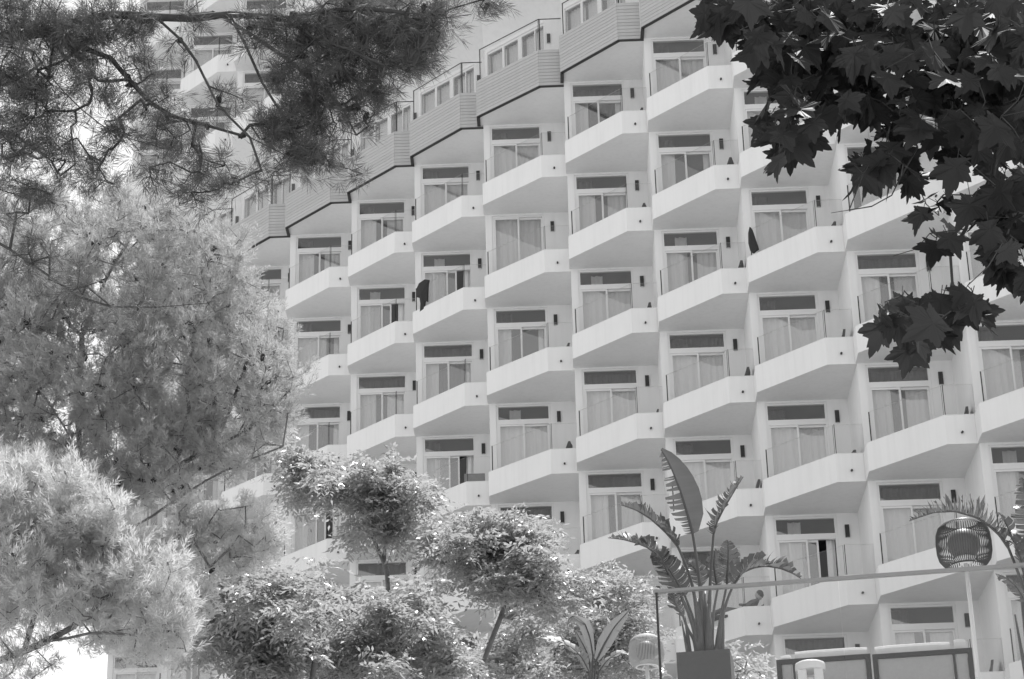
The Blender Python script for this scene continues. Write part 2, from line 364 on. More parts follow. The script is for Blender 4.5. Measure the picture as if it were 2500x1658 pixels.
# penthouse storey: timber balconies, slanted glazing, cove
def penthouse(c):
    su, sv, uc, A, B = colgeo(c); L = bay_loc(c, Z0)
    def part(name, me, par=None, loc=None):
        if par is None: return link(name, me, hotel, L if loc is None else loc, TH)
        return link(name, me, par, (0, 0, 0) if loc is None else loc)
    A2, B2 = (-.33+(-.0 if c != 3 else -.08), .66), (B[0]+.02, 2.33)
    b = part('balcony', MESH['tbalcony', c])
    vis = in_frame(c, 3.0, 60)
    q0, q1, q2 = np.array((-PW, -1.64)), np.array((1.67, .13)), np.array((uc, .13)); q3 = np.array((uc, sv-1.64)); WT = 3.6
    d = q1-q0; Lw = np.linalg.norm(d); d = d/Lw; n = np.array([-d[1], d[0]])       # n: outward (left/front)
    if n[1] < 0: n = -n
    m = MB(); zf, zt = .30, WT+.1
    def slab(p, q, z0, z1, t=.15):
        p, q = np.array(p), np.array(q); dd = (q-p)/np.linalg.norm(q-p); nn = np.array([dd[1], -dd[0]])*t
        poly = [p, q, q+nn, p+nn]; m.prism([(x, -y) for x, y in (poly)], z0, z1)
    s0, s1 = .14, Lw-.02
    slab(q0, q0+d*s0, zf, zt); slab(q0+d*s0, q0+d*s1, WT-.02, zt); slab(q0+d*s1, q1+d*.0, zf, zt)
    slab(q1, q2+np.array((.02, 0)), zf, zt); m.box(uc, uc+.19, -(sv-1.6), -.0, zf, WT+.1)
    part('wall', m.mesh('wall', M['white']))
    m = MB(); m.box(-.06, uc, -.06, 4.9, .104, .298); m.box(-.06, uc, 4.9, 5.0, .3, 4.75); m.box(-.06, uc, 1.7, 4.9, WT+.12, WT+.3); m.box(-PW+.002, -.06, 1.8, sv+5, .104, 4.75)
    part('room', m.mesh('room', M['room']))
    # cove
    lo = [q0, q1, q2, q3]; hi = [np.array(A), np.array(B), np.array((uc, B[1])), np.array((su-.29, sv+.70))]
    m = MB(); K = 10; rows = []
    for k in range(K+1):
        a = math.pi/2*k/K; h = .6*k/K+.4*(1-math.cos(a)); z = WT+.098+(4.752-WT-.098)*(.6*k/K+.4*math.sin(a))
        rows.append([m.vert((*(lambda p: (p[0], -p[1]))(lo[i]*(1-h)+hi[i]*h), z)) for i in range(4)])
    for a, bb in zip(rows[:-1], rows[1:]):
        for i in range(3): m.f.append((a[i], a[i+1], bb[i+1], bb[i])); m.m.append(0)
    part('cove', m.mesh('cove', M['white'], True))
    if not vis: return
    for me in MESH['tglass', c]: part('glass_panel', me, b)
    # handrail on the glass
    dd = np.array(B2)-np.array(A2); LL = np.linalg.norm(dd); dd /= LL; nr = np.array([dd[1], -dd[0]])
    a_ = np.array(A2)+nr*.07+dd*.08; b_ = np.array(A2)+nr*.07+dd*(LL-.03); c_ = np.array((uc-.02, B2[1]-.07))
    m = MB(); zr = 1.24+1.13
    m.tube([(a_[0], -a_[1], zr), (b_[0], -b_[1], zr), (c_[0], -c_[1], zr)], .016, 6, 0)
    part('handrail', m.mesh('handrail', M['lampm']), b)
    m = MB(); m.tube([(b_[0]+.03, -b_[1]+.01, 1.2), (b_[0]+.03, -b_[1]+.01, zr)], .014, 6, 0); part('post', m.mesh('post', M['lampm']), b)
    # planks on the two outer faces + dark strip under them, coloured as the gap's shade
    faces = [(np.array(A2), np.array(B2)), (np.array(B2), np.array((uc, B2[1])))]
    npl = 11; z0, z1 = .075, 1.27; hgt = (z1-z0)/npl
    for fi, (p, q) in enumerate(faces):
        e = (q-p)/np.linalg.norm(q-p); nn = np.array([-e[1], e[0]]); 
        if nn[1] < 0: nn = -nn
        pe = p-e*.0; qe = q+e*(.012 if fi == 0 else -.004)
        m = MB(); poly = [pe+nn*.004, qe+nn*.004, qe+nn*.028, pe+nn*.028]
        m.prism([(x, -y) for x, y in reversed(poly)], 0, hgt-.011); me = m.mesh('plank', M['wood'])
        for k in range(npl): part('plank', me, b, (0, 0, z0+k*hgt+.0055))
    m = MB(); P = [np.array((A2[0]-.02, .08)), np.array(A2)+np.array((-.012, .012)), np.array(B2)+np.array((-.006, .016)), np.array((uc, B2[1]+.016))]
    for p, q in zip(P[:-1], P[1:]):
        e = (q-p)/np.linalg.norm(q-p); nn = np.array([e[1], -e[0]])*.10
        m.prism([(x, -y) for x, y in (p, q, q+nn, p+nn)], .060, .0745)
    part('dark_strip', m.mesh('dark_strip', M['soil']), b)
    # glazing: four panes in the slanted wall
    w = None; ins = -n*.05
    fr = MB()
    def bar(sa, sb, za, zb_, t=.03):
        p, q = q0+d*sa+ins-n*t, q0+d*sb+ins-n*t
        r_, s_ = q0+d*sb+ins+n*t, q0+d*sa+ins+n*t
        fr.prism([(x, -y) for x, y in (p, q, r_, s_)][::-1], za, zb_)
    W0, W1 = s0+.0, s1-.0; WL = W1-W0
    cuts = [(0, .262), (.30, .538), (.607, .828), (.842, .985)]
    edges = [0]+[x for ab in cuts for x in ab]+[1]
    for k in range(0, len(edges)-1, 2): bar(W0+WL*edges[k]+.001, W0+WL*edges[k+1] if edges[k+1] > edges[k] else W0+WL*edges[k]+.02, .31, WT-.025)
    bar(W0+.03, W1-.03, .302, .36, .028); bar(W0+.03, W1-.03, WT-.1, WT-.026, .028)
    w = part('window', fr.mesh('frame', M['frame']))
    for a, bq in cuts:
        p, q = q0+d*(W0+WL*a)+ins, q0+d*(W0+WL*bq)+ins
        m = MB(); m.face([(p[0], -p[1], .36), (q[0], -q[1], .36), (q[0], -q[1], WT-.1), (p[0], -p[1], WT-.1)]); part('pane', m.mesh('pane', M['pane']), w)
        p2, q2_ = p-n*.2, q-n*.2
        m = MB(); K = 14
        for k in range(K+1):
            x = p2*(1-k/K)+q2_*k/K+n*(.03*math.sin(k*2.2+c))
            m.vert((x[0], -x[1], .34)); m.vert((x[0], -x[1], WT-.05))
        for k in range(K): m.f.append((2*k, 2*k+2, 2*k+3, 2*k+1)); m.m.append(0)
        part('curtain', m.mesh('curtain', M['curtain'], True), w)
    l = part('wall_lamp', MESH['lamp'], None, tuple(np.array(L)+np.array([*(E1*1.74+O1*.07), 3.35]))); part('lamp_glass', MESH['lampg'], l)
for c in COLS:
    if c <= 9: penthouse(c)
# core block behind the rooms, base wall under them and roof slab
def core():
    top = Z0+UP0+9-2.896+.3
    a, b = COLS[0], 9
    back = lambda c, u, v: (OC[c]+E1*u+O1*v)-BASE[:2]
    pts = [back(a, -PW, -5.2), back(b, 2.0, -5.2), back(b, 2.0, -18), back(a, -PW, -18)]
    m = MB(); m.prism([tuple(p) for p in pts], gz(0, 60)-2-BASE[2], top-BASE[2]); m.build('core', M['core'], hotel)
    m = MB()                                                  # base storeys below the lowest balconies
    zb = Z0-21-2.896-.003
    poly = []
    for c in range(a, b+1):
        su, sv, uc, A, B = colgeo(c)
        poly += [tuple(back(c, -PW, .06)), tuple(back(c, uc, .06))]
    poly += [tuple(back(b, uc, -5.2)), tuple(back(a, -PW, -5.2))]
    m.prism(poly, -1-BASE[2]+3, zb-BASE[2]); m.build('base_wall', M['white'], hotel)
    m = MB(); poly = []
    for c in range(a, 6):
        su, sv, uc, A, B = colgeo(c)
        poly += [tuple(back(c, -.29, .06)), tuple(back(c, *A)), tuple(back(c, *B)), tuple(back(c, uc, B[1]))]
    poly += [tuple(back(5, uc, -5.2)), tuple(back(a, -PW, -5.2))]
    m.prism(poly, Z0+UP0+6+.106-BASE[2], Z0+UP0+6.4-BASE[2]); m.build('roof', M['white'], hotel)
    m = MB(); poly = []
    for c in range(6, b+1):
        su, sv, uc, A, B = colgeo(c)
        poly += [tuple(back(c, -.29, .06)), tuple(back(c, *A)), tuple(back(c, *B)), tuple(back(c, uc, B[1]))]
    poly += [tuple(back(b, uc, -5.2)), tuple(back(6, -PW, -5.2))]
    m.prism(poly, Z0+4.756-BASE[2], Z0+5.0-BASE[2]); m.build('roof', M['white'], hotel)
core()
# ------------------------------------------------------------------ trees
class Skel:
    """branch skeleton: limbs are given, further points attach to the nearest node"""
    def __init__(s): s.P = []; s.par = []; s.lim = []
    def add(s, p, par): s.P.append(np.array(p, float)); s.par.append(par); return len(s.P)-1
    def limb(s, pts, par=-1, seg=.18, wob=.0):
        last = par; prev = None
        if par >= 0: prev = s.P[par]
        for p in pts:
            p = np.array(p, float)
            if prev is not None:
                k = max(1, int(np.linalg.norm(p-prev)/seg))
                for i in range(1, k+1):
                    q = prev+(p-prev)*i/k
                    if i < k and wob: q = q+rng.normal(0, wob, 3)
                    last = s.add(q, last)
            else: last = s.add(p, last)
            prev = p
        return last
    def nearest(s, p):
        A = np.array(s.P); return int(np.argmin(((A-p)**2).sum(1)))
    def grow(s, pts, seg=.16, sag=0.0, wob=.012):
        A = np.array(s.P); pts = np.array(pts)
        dmin = np.array([np.min(((A-p)**2).sum(1)) for p in pts]); order = np.argsort(dmin); tips = []
        cap = len(A)+len(pts)*12; B = np.zeros((cap, 3)); B[:len(A)] = A; n = len(A)
        for i in order:
            p = pts[i]; j = int(np.argmin(((B[:n]-p)**2).sum(1))); q = B[j]; L = np.linalg.norm(p-q); k = max(1, min(10, int(L/seg)))
            last = j; bend = rng.normal(0, .12*L, 3); 
            for t in range(1, k+1):
                f = t/k; r = q+(p-q)*f+bend*(f*(1-f))*1.2-np.array([0, 0, sag*L*f*(1-f)])
                last = s.add(r, last); B[n] = r; n += 1
            tips.append(last)
        return tips
    def radii(s, tip=.003, ex=.42, mx=.2):
        cnt = np.ones(len(s.P)); 
        for i in range(len(s.P)-1, -1, -1):
            if s.par[i] >= 0: cnt[s.par[i]] += cnt[i]
        return np.minimum(tip*cnt**ex, mx)
    def mesh(s, name, mt, r, n=4, r6=.02):
        V = []; F = []; ref = np.array([.3, .2, .93])
        for i, j in enumerate(s.par):
            if j < 0: continue
            a, b = s.P[j], s.P[i]; t = b-a; L = np.linalg.norm(t)
            if L < 1e-5: continue
            t /= L; k = 7 if r[i] > r6 else n; x = np.cross(t, ref); x /= np.linalg.norm(x)+1e-9; y = np.cross(t, x); i0 = len(V)
            ra = min(r[j], r[i]*1.35)
            for p, rr in ((a-t*ra*.3, ra), (b+t*r[i]*.3, r[i])):
                for q in range(k): w = 2*math.pi*q/k; V.append(p+rr*(x*math.cos(w)+y*math.sin(w)))
            for q in range(k): F.append((i0+q, i0+(q+1) % k, i0+k+(q+1) % k, i0+k+q))
        return raw_mesh(name, np.array(V), np.array(F), mt, True)
def blob_pts(blobs, n_scale=1.0, Y=12, zf=.8, dy=0.0):
    out = []
    for b in blobs:
        px, py, r = b[:3]; n = b[3] if len(b) > 3 else max(3, int(r*r/320)); y = (b[4] if len(b) > 4 else Y)
        R = r*mpp(y); c = at(px, py, y+rng.normal(0, dy))
        for _ in range(max(1, int(n*n_scale))):
            d = rng.normal(0, 1, 3); d /= np.linalg.norm(d); out.append(c+d*R*rng.random()**.45*np.array([1, 1.25, zf]))
    return np.array(out)
def unit(v): return v/(np.linalg.norm(v, axis=-1, keepdims=True)+1e-9)
def needles(P, D, nn=22, length=.085, width=.0045, spread=.75, shoot=.10):
    """brush-like pine shoots at P along D"""
    N = len(P); D = unit(D)
    a = unit(np.cross(D, np.array([.21, .37, .9]))); b = np.cross(D, a)
    w = rng.random((N, nn))*2*math.pi; f = rng.random((N, nn)); sp = spread*(.55+.75*rng.random((N, nn)))*(1.15-.55*f)
    dirs = D[:, None]*np.cos(sp)[..., None]+(a[:, None]*np.cos(w)[..., None]+b[:, None]*np.sin(w)[..., None])*np.sin(sp)[..., None]
    sh = shoot*(.7+.6*rng.random((N, 1, 1)))
    base = P[:, None]+D[:, None]*(f[..., None]*sh)
    L = length*(.7+.5*rng.random((N, nn, 1)))
    tip = base+dirs*L+np.array([0, 0, -.08])*L*rng.random((N, nn, 1))
    side = unit(np.cross(dirs, rng.normal(0, 1, (N, nn, 3))))*width*.5
    mid = base+(tip-base)*.55
    V = np.stack([base, mid-side, tip, mid+side], 2).reshape(-1, 3)
    F = np.arange(len(V)).reshape(-1, 4)
    return V, F
def pine(name, label, base, limbs, blobs, Y, dens, nmat, nn=22, length=.085, width=.0045, cones=0, cone_r=.02, updir=.5, trunk_top=None, per=4, tipr=.0022, shoot=.10, barkm='bark', ex=.36):
    root = empty(name, base); tag(root, label, 'tree'); sk = Skel()
    tb = np.array(base, float); tt = np.array(trunk_top, float)
    mid = (tb+tt)/2+np.array([.25, .1, 0]); sk.limb([tb-np.array([0, 0, .3]), (tb*2+mid)/3, mid, (mid+tt*2)/3, tt], seg=.5)
    ntr = len(sk.P)
    for pts, start in limbs:
        W = [at(*p) if len(p) == 3 else at(p[0], p[1], Y) for p in pts]
        if start is None: j = int(np.argmin([np.linalg.norm(q-W[0]) for q in sk.P[:ntr]]))
        else: j = sk.nearest(W[0])
        sk.limb(W, j, wob=.008)
    T = blob_pts(blobs, dens, Y); tips = sk.grow(T, sag=.15)
    r = sk.radii(tipr, ex, .10); r[:ntr] = np.maximum(r[:ntr], .13)
    me = sk.mesh('branches', M[barkm], r, 3); V = np.array([v.co for v in me.vertices])
    o = link('trunk_and_branches', me, root); o.location = (-tb[0], -tb[1], -tb[2])
    # shoots: at the tip and spread back along the twig
    P = []; D = []
    for t in tips:
        p = sk.P[t]; j = sk.par[t]; d = unit(p-sk.P[j]) if j >= 0 else np.array([0, 0, 1.])
        for k in range(per):
            q = p+rng.normal(0, .05 if k else .01, 3); 
            dd = d*.8+np.array([0, 0, updir])+rng.normal(0, .55, 3); P.append(q-unit(dd)*.05); D.append(dd)
    P, D = np.array(P), np.array(D)
    V, F = needles(P, D, nn, length, width, shoot=shoot)
    o = link('needles', raw_mesh('needles', V-tb, F, M[nmat])); o.parent = root; o['kind'] = 'stuff'
    if cones:
        sel = rng.choice(len(tips), min(cones, len(tips)), replace=False); m = MB()
        prof = [(0.001, .055), (.012, .048), (.021, .03), (.023, .01), (.018, -.015), (.008, -.028), (.001, -.03)]
        m.lathe([(a*cone_r/.02, z*cone_r/.02) for a, z in prof], 9); m.v = [tuple(np.array(v)*(1+.22*math.sin(i*2.4))*np.array([1, 1, 1])) for i, v in enumerate(m.v)]; cm = m.mesh('pine_cone', M['cone'])
        for t in sel:
            p = sk.P[sk.par[t]] if sk.par[t] >= 0 else sk.P[t]
            c = link('pine_cone', cm, root, tuple(p+rng.normal(0, .02, 3)-tb)); c.rotation_euler = tuple(rng.normal(0, 1.2, 3)+np.array([math.pi, 0, 0]))
    return root
A_limbs = [
    ([(-260, 120, 12.6), (-60, 95, 12.4), (100, 80, 12.2), (270, 35, 12), (380, 42, 12), (560, 35, 12), (700, 45, 12), (780, 30, 12), (880, 20, 11.8), (990, 30, 11.7), (1080, 45, 11.6), (1150, 35, 11.6)], None),
    ([(385, 45, 12), (440, 95, 11.9), (480, 150, 11.8), (510, 210, 11.8), (530, 250, 11.8), (565, 290, 11.8), (610, 335, 11.7), (680, 370, 11.6), (740, 400, 11.6)], 1),
    ([(100, 80, 12.2), (190, 110, 12.1), (270, 140, 12), (368, 250, 12), (423, 283, 12), (520, 310, 12), (590, 330, 12)], 1),
    ([(-60, 95, 12.4), (85, 127, 12.6), (156, 224, 12.6), (203, 270, 12.6), (287, 330, 12.5), (406, 364, 12.4), (457, 372, 12.4), (560, 376, 12.3)], 1),
    ([(430, 40, 12), (520, 30, 12.2), (562, 51, 12.2), (634, 97, 12.2), (698, 140, 12.2), (803, 228, 12.2), (840, 270, 12.1), (870, 330, 12.1)], 1),
    ([(700, 45, 12), (770, 95, 11.9), (850, 120, 11.8), (940, 160, 11.8), (1000, 190, 11.7)], 1),
    ([(560, 35, 12), (600, 110, 12.3), (640, 200, 12.4), (690, 280, 12.4), (720, 350, 12.3), (790, 400, 12.3)], 1),
    ([(-260, 420, 12.6), (-60, 560, 12.4), (25, 608, 12.4), (106, 663, 12.3), (190, 723, 12.3), (271, 748, 12.2), (380, 750, 12.2), (507, 740, 12.2)], None),
    ([(-200, 300, 12.6), (40, 330, 12.6), (110, 380, 12.6), (150, 450, 12.6)], None)]
A_blobs = [(60, 40, 120, 80), (30, 170, 110, 60), (180, 110, 95, 50), (120, 250, 85, 36), (20, 330, 100, 44), (250, 60, 85, 40), (330, 160, 60, 14), (250, 220, 70, 20), (150, 380, 70, 22),
    (440, 120, 40, 4), (430, 330, 70, 24), (500, 400, 55, 16), (370, 250, 55, 14), (560, 440, 40, 8), (610, 80, 55, 12), (680, 70, 70, 24), (750, 110, 70, 28), (800, 40, 85, 40), (880, 60, 90, 50),
    (950, 100, 90, 50), (1015, 50, 75, 36), (1000, 150, 60, 24), (1085, 25, 45, 14), (1060, 105, 38, 9), (1180, 30, 40, 7), (850, 170, 80, 36), (930, 200, 55, 20), (780, 200, 60, 22),
    (700, 190, 50, 14), (740, 255, 60, 26), (690, 320, 55, 30), (730, 390, 50, 22), (640, 320, 40, 12), (800, 290, 55, 18), (860, 250, 45, 12), (790, 370, 45, 14), (860, 420, 28, 5), (560, 250, 45, 8),
    (640, 430, 30, 6), (900, 285, 35, 7), (330, 60, 60, 16), (470, 40, 50, 8), (300, 330, 60, 18), (230, 420, 60, 14), (60, 470, 90, 26), (400, 430, 50, 10), (470, 480, 45, 10), (200, 700, 60, 8), (90, 640, 70, 14), (330, 720, 50, 6)]
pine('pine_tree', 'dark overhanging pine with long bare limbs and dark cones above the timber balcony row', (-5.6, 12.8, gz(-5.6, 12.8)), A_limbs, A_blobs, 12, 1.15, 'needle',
     nn=28, length=.09, width=.0031, cones=46, cone_r=.0155, updir=.15, trunk_top=at(-260, 20, 12.6)+np.array([-.9, 0, 1.2]), per=3, tipr=.0026, barkm='shaded_bark')
def fill(poly, n, Y, spread, r=45):
    """blobs scattered over a crown outline"""
    poly = np.array(poly, float); lo, hi = poly.min(0), poly.max(0); out = []
    while len(out) < n:
        p = lo+rng.random(2)*(hi-lo); ins = False; j = len(poly)-1
        for i in range(len(poly)):
            if (poly[i, 1] > p[1]) != (poly[j, 1] > p[1]) and p[0] < (poly[j, 0]-poly[i, 0])*(p[1]-poly[i, 1])/(poly[j, 1]-poly[i, 1])+poly[i, 0]: ins = not ins
            j = i
        if ins: out.append((p[0], p[1], r*(.6+.8*rng.random()), 6, Y+rng.uniform(-spread, spread)))
    return out
B_poly = [(-120, 430), (150, 480), (300, 470), (420, 520), (520, 540), (590, 580), (610, 660), (600, 720), (650, 770), (690, 800), (700, 860), (745, 900), (750, 950), (715, 1000), (690, 1060), (640, 1120), (540, 1160), (470, 1180), (420, 1220), (330, 1230), (200, 1180), (60, 1130), (-120, 1150)]
B_limbs = [
    ([(-220, 1560, 20.6), (-40, 1450, 20.5), (120, 1380, 20.3), (250, 1290, 20.1), (338, 1209, 20), (423, 1145, 19.9), (524, 1090, 19.8), (592, 1057, 19.7), (643, 1023, 19.7), (700, 960, 19.6)], None),
    ([(423, 1145, 19.9), (448, 1069, 19.6), (461, 997, 19.5), (457, 896, 19.4), (480, 800, 19.4), (470, 700, 19.4), (520, 620, 19.4)], 1),
    ([(448, 1069, 19.6), (405, 1030, 19.5), (365, 1015, 19.5), (330, 960, 19.5), (320, 880, 19.4)], 1),
    ([(300, 1300, 20), (419, 1226, 19.6), (507, 1171, 19.3), (613, 1120, 19.2), (690, 1090, 19.2)], 1),
    ([(-80, 820, 20.5), (42, 904, 20), (114, 976, 19.8), (156, 1040, 19.8), (190, 1100, 20)], None),
    ([(150, 1365, 20.2), (200, 1200, 20.3), (190, 1000, 20.4), (200, 820, 20.4), (260, 680, 20.4), (330, 560, 20.4)], 1),
    ([(200, 820, 20.4), (100, 700, 20.6), (20, 560, 20.6)], 1), ([(524, 1090, 19.8), (580, 950, 19.8), (620, 850, 19.8), (600, 720, 19.8)], 1),
    ([(592, 1057, 19.7), (660, 930, 19.7), (690, 880, 19.7)], 1)]
pine('pine_tree', 'broad mid-grey pine studded with small cones, its crown ending in front of the left balconies', (-7.4, 21.0, gz(-7.4, 21)), B_limbs, fill(B_poly, 620, 20, 1.3, 42), 20, 1.0, 'needle_half_lit',
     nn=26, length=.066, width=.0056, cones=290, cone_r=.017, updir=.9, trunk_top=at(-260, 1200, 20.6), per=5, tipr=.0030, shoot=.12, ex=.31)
C_poly = [(-60, 1120), (60, 1110), (140, 1130), (250, 1210), (330, 1300), (430, 1380), (450, 1450), (440, 1540), (420, 1600), (330, 1620), (280, 1590), (240, 1550), (180, 1530), (130, 1510), (60, 1520), (-60, 1530)]
C_limbs = [([(-300, 1640, 17.96), (-120, 1650, 17.88), (-20, 1620, 17.81), (60, 1590, 17.67), (115, 1565, 17.59), (180, 1530, 17.52), (270, 1450, 17.52), (350, 1400, 17.52)], None),
    ([(60, 1590, 17.67), (90, 1480, 17.74), (70, 1350, 17.74), (90, 1220, 17.74)], 1), ([(180, 1530, 17.52), (220, 1420, 17.74), (230, 1300, 17.74)], 1), ([(115, 1565, 17.59), (220, 1545, 17.37), (330, 1550, 17.37), (420, 1540, 17.37)], 1)]
C_extra = [(470, 1330, 55, 26, 18.98), (540, 1290, 60, 30, 18.98), (620, 1330, 55, 26, 18.98), (400, 1330, 60, 26, 18.61), (460, 1260, 50, 18, 18.98), (680, 1330, 40, 12, 18.98), (580, 1370, 50, 20, 18.98), (480, 1470, 50, 16, 18.25), (430, 1410, 50, 12, 18.61), (520, 1390, 45, 10, 18.98), (660, 1270, 35, 6, 18.98), (60, 1640, 40, 6, 17.52), (130, 1620, 26, 3, 17.52), (20, 1600, 40, 7, 17.52), (600, 1240, 30, 5, 18.98), (90, 1560, 40, 6, 17.52), (10, 1690, 60, 12, 17.52)]
pine('pine_tree', 'pale sunlit pine low beside the bright gap of sky at the hotel corner', (-6.6, 18.4, gz(-6.6, 18.4)), C_limbs, fill(C_poly, 260, 17.7, .9, 42)+C_extra, 17.7, 1.05, 'needle_sunlit',
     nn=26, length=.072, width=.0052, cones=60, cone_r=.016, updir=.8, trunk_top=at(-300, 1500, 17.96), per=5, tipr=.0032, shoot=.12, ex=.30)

# ---- pinnate-leaved trees
def pinnate(P, D, pairs=5, rach=.24, ll=.085, lw=.030, droop=.5):
    N = len(P); D = unit(D); up = np.array([0, 0, 1.0]); side = unit(np.cross(D, up+rng.normal(0, .25, (N, 3))))
    nrm = np.cross(side, D); Vs = []; 
    L = rach*(.7+.6*rng.random((N, 1)))
    for k in range(2*pairs+1):
        f = (k//2+1)/(pairs+.6); s = (1 if k % 2 else -1) if k < 2*pairs else 0
        base = P+D*L*f-up*(droop*L*f*f)
        dv = unit(side*s*.9+D*(.45 if s else 1.0)-up*(.1+.35*rng.random((N, 1)))+rng.normal(0, .30, (N, 3)))
        wv = unit(np.cross(dv, nrm+rng.normal(0, .55, (N, 3))))
        l = ll*(.75+.5*rng.random((N, 1))); w = lw*(.8+.4*rng.random((N, 1)))
        Vs.append(np.stack([base, base+dv*l*.45+wv*w*.5-up*0, base+dv*l-up*l*.12, base+dv*l*.45-wv*w*.5], 1))
    V = np.concatenate(Vs, 0).reshape(-1, 3); return V, np.arange(len(V)).reshape(-1, 4)
def leafy(name, label, base, limbs, blobs, Y, dens=1.0, per=5, leafm='leaf', tipr=.004, **kw):
    root = empty(name, base); tag(root, label, 'tree'); sk = Skel(); tb = np.array(base, float)
    first = True
    for pts in limbs:
        W = [at(p[0], p[1], p[2] if len(p) > 2 else Y) for p in pts]
        if first: sk.limb([tb-np.array([0, 0, .2])]+W, wob=.01); first = False
        else: sk.limb(W, sk.nearest(W[0]), wob=.01)
    sub = []
    for b in blobs:
        for k in range(4):
            a = rng.random()*6.28; q = b[2]*.85*math.sqrt(rng.random()); sub.append((b[0]+q*math.cos(a), b[1]+q*math.sin(a)*.8, b[2]*(.30+.25*rng.random()), max(1, b[3]*.30)))
    T = blob_pts(sub, dens*1.15, Y, .6, .55); tips = sk.grow(T, sag=-.1); r = sk.radii(tipr, .34, .07)
    o = link('trunk_and_branches', sk.mesh('branches', M['bark2'], r, 3), root); o.location = tuple(-tb)
    P = []; D = []
    for t in tips:
        p = sk.P[t]; j = sk.par[t]; d = unit(p-sk.P[j]) if j >= 0 else np.array([0, 0, 1.])
        for k in range(per):
            a = rng.random()*6.28; P.append(p+rng.normal(0, .085, 3)); D.append(d*.35+np.array([math.cos(a), math.sin(a), .25+.3*rng.normal()]))
    V, F = pinnate(np.array(P), np.array(D), **kw)
    o = link('foliage', raw_mesh('foliage', V-tb, F, M[leafm]), root); o['kind'] = 'stuff'; return root
def gp(px, Y, dz=0): x = at(px, 1600, Y)[0]; return (x, Y, gz(x, Y)+dz)
leafy('broadleaf_tree', 'tall forked small-leaved tree whose dark rounded head rises before the lower balconies', gp(965, 27), [[(960, 1640), (952, 1480), (945, 1400), (938, 1375)], [(940, 1380), (905, 1300), (880, 1240), (800, 1170), (740, 1130)], [(943, 1385), (965, 1320), (985, 1260)], [(938, 1378), (938, 1300), (930, 1200)]],
    [(930, 1225, 90, 44), (870, 1200, 55, 18), (985, 1230, 55, 20), (760, 1140, 50, 18), (715, 1110, 38, 11), (810, 1165, 42, 13), (900, 1165, 45, 14), (960, 1290, 40, 10), (1010, 1240, 30, 7), (885, 1290, 30, 6), (735, 1195, 34, 8), (780, 1210, 30, 6), (960, 1160, 35, 8)], 27, 1.5)
leafy('broadleaf_tree', 'spreading small-leaved tree with a pale leaning trunk and drooping lit sprays', gp(1170, 26), [[(1165, 1680), (1190, 1590), (1225, 1500), (1245, 1430)], [(1235, 1470), (1180, 1400), (1120, 1350)], [(1245, 1430), (1270, 1370), (1290, 1330)], [(1230, 1490), (1320, 1450), (1390, 1460)], [(1200, 1400), (1190, 1330)]],
    [(1180, 1330, 70, 30), (1105, 1340, 55, 20), (1260, 1330, 62, 24), (1070, 1320, 34, 9), (1310, 1385, 55, 20), (1235, 1400, 65, 26), (1335, 1450, 45, 14), (1150, 1400, 60, 20), (1385, 1460, 42, 13), (1290, 1300, 35, 8), (1150, 1290, 35, 8), (1215, 1290, 35, 9)], 26, 1.5)
leafy('broadleaf_tree', 'bushy small-leaved tree beneath the thin pine branches left of the forked tree', gp(700, 23.2), [[(760, 1680), (770, 1610), (740, 1540), (680, 1480)], [(745, 1550), (650, 1530), (580, 1480), (540, 1430)], [(770, 1600), (800, 1550), (830, 1520)], [(650, 1470), (640, 1430)]],
    [(550, 1390, 52, 18), (520, 1450, 55, 20), (635, 1430, 62, 24), (700, 1450, 48, 14), (560, 1530, 62, 24), (640, 1560, 72, 30), (600, 1480, 60, 22), (700, 1530, 55, 16), (750, 1440, 40, 9), (690, 1620, 60, 22), (610, 1630, 55, 20), (780, 1500, 35, 7), (520, 1580, 35, 8)], 23.2, 1.6)
leafy('broadleaf_tree', 'low dense small-leaved tree filling the gap between the forked trunk and the leaning trunk', gp(900, 24.5), [[(930, 1720), (925, 1640), (900, 1560), (880, 1500)], [(925, 1640), (1000, 1560), (1040, 1500)], [(925, 1660), (830, 1620), (770, 1620)]],
    [(900, 1470, 50, 16), (960, 1500, 55, 20), (880, 1530, 55, 20), (1010, 1490, 50, 17), (930, 1570, 65, 26), (1040, 1560, 55, 18), (840, 1610, 62, 24), (760, 1640, 55, 18), (980, 1630, 62, 24), (1080, 1620, 55, 18), (860, 1660, 60, 20), (1010, 1440, 30, 6)], 24.5, 1.35)
leafy('broadleaf_tree', 'small leafy tree behind the pale broad-leaved plant beside the railing end', gp(1450, 28), [[(1460, 1740), (1455, 1640), (1450, 1560), (1460, 1480)], [(1455, 1600), (1380, 1560), (1300, 1550)], [(1455, 1560), (1520, 1500), (1550, 1460)]],
    [(1470, 1430, 42, 13), (1520, 1450, 45, 14), (1420, 1470, 50, 16), (1550, 1490, 38, 9), (1500, 1530, 50, 16), (1400, 1540, 48, 15), (1555, 1560, 40, 10), (1470, 1580, 50, 14), (1300, 1540, 55, 18), (1210, 1580, 60, 22), (1130, 1620, 50, 14), (1280, 1630, 60, 20), (1370, 1610, 50, 14), (1200, 1650, 50, 12), (1540, 1630, 45, 10), (1450, 1650, 40, 8)], 28, 1.35)
leafy('shrub', 'small leafy shrub peeping out behind the dark planter box', (at(1815, 1640, 21.5)[0], 21.5, TZ), [[(1812, 1720), (1812, 1660), (1815, 1630)]], [(1805, 1618, 24, 6), (1830, 1640, 24, 6), (1790, 1605, 16, 3), (1855, 1655, 18, 4)], 21.5, 1.0, per=4, ll=.06, lw=.02)

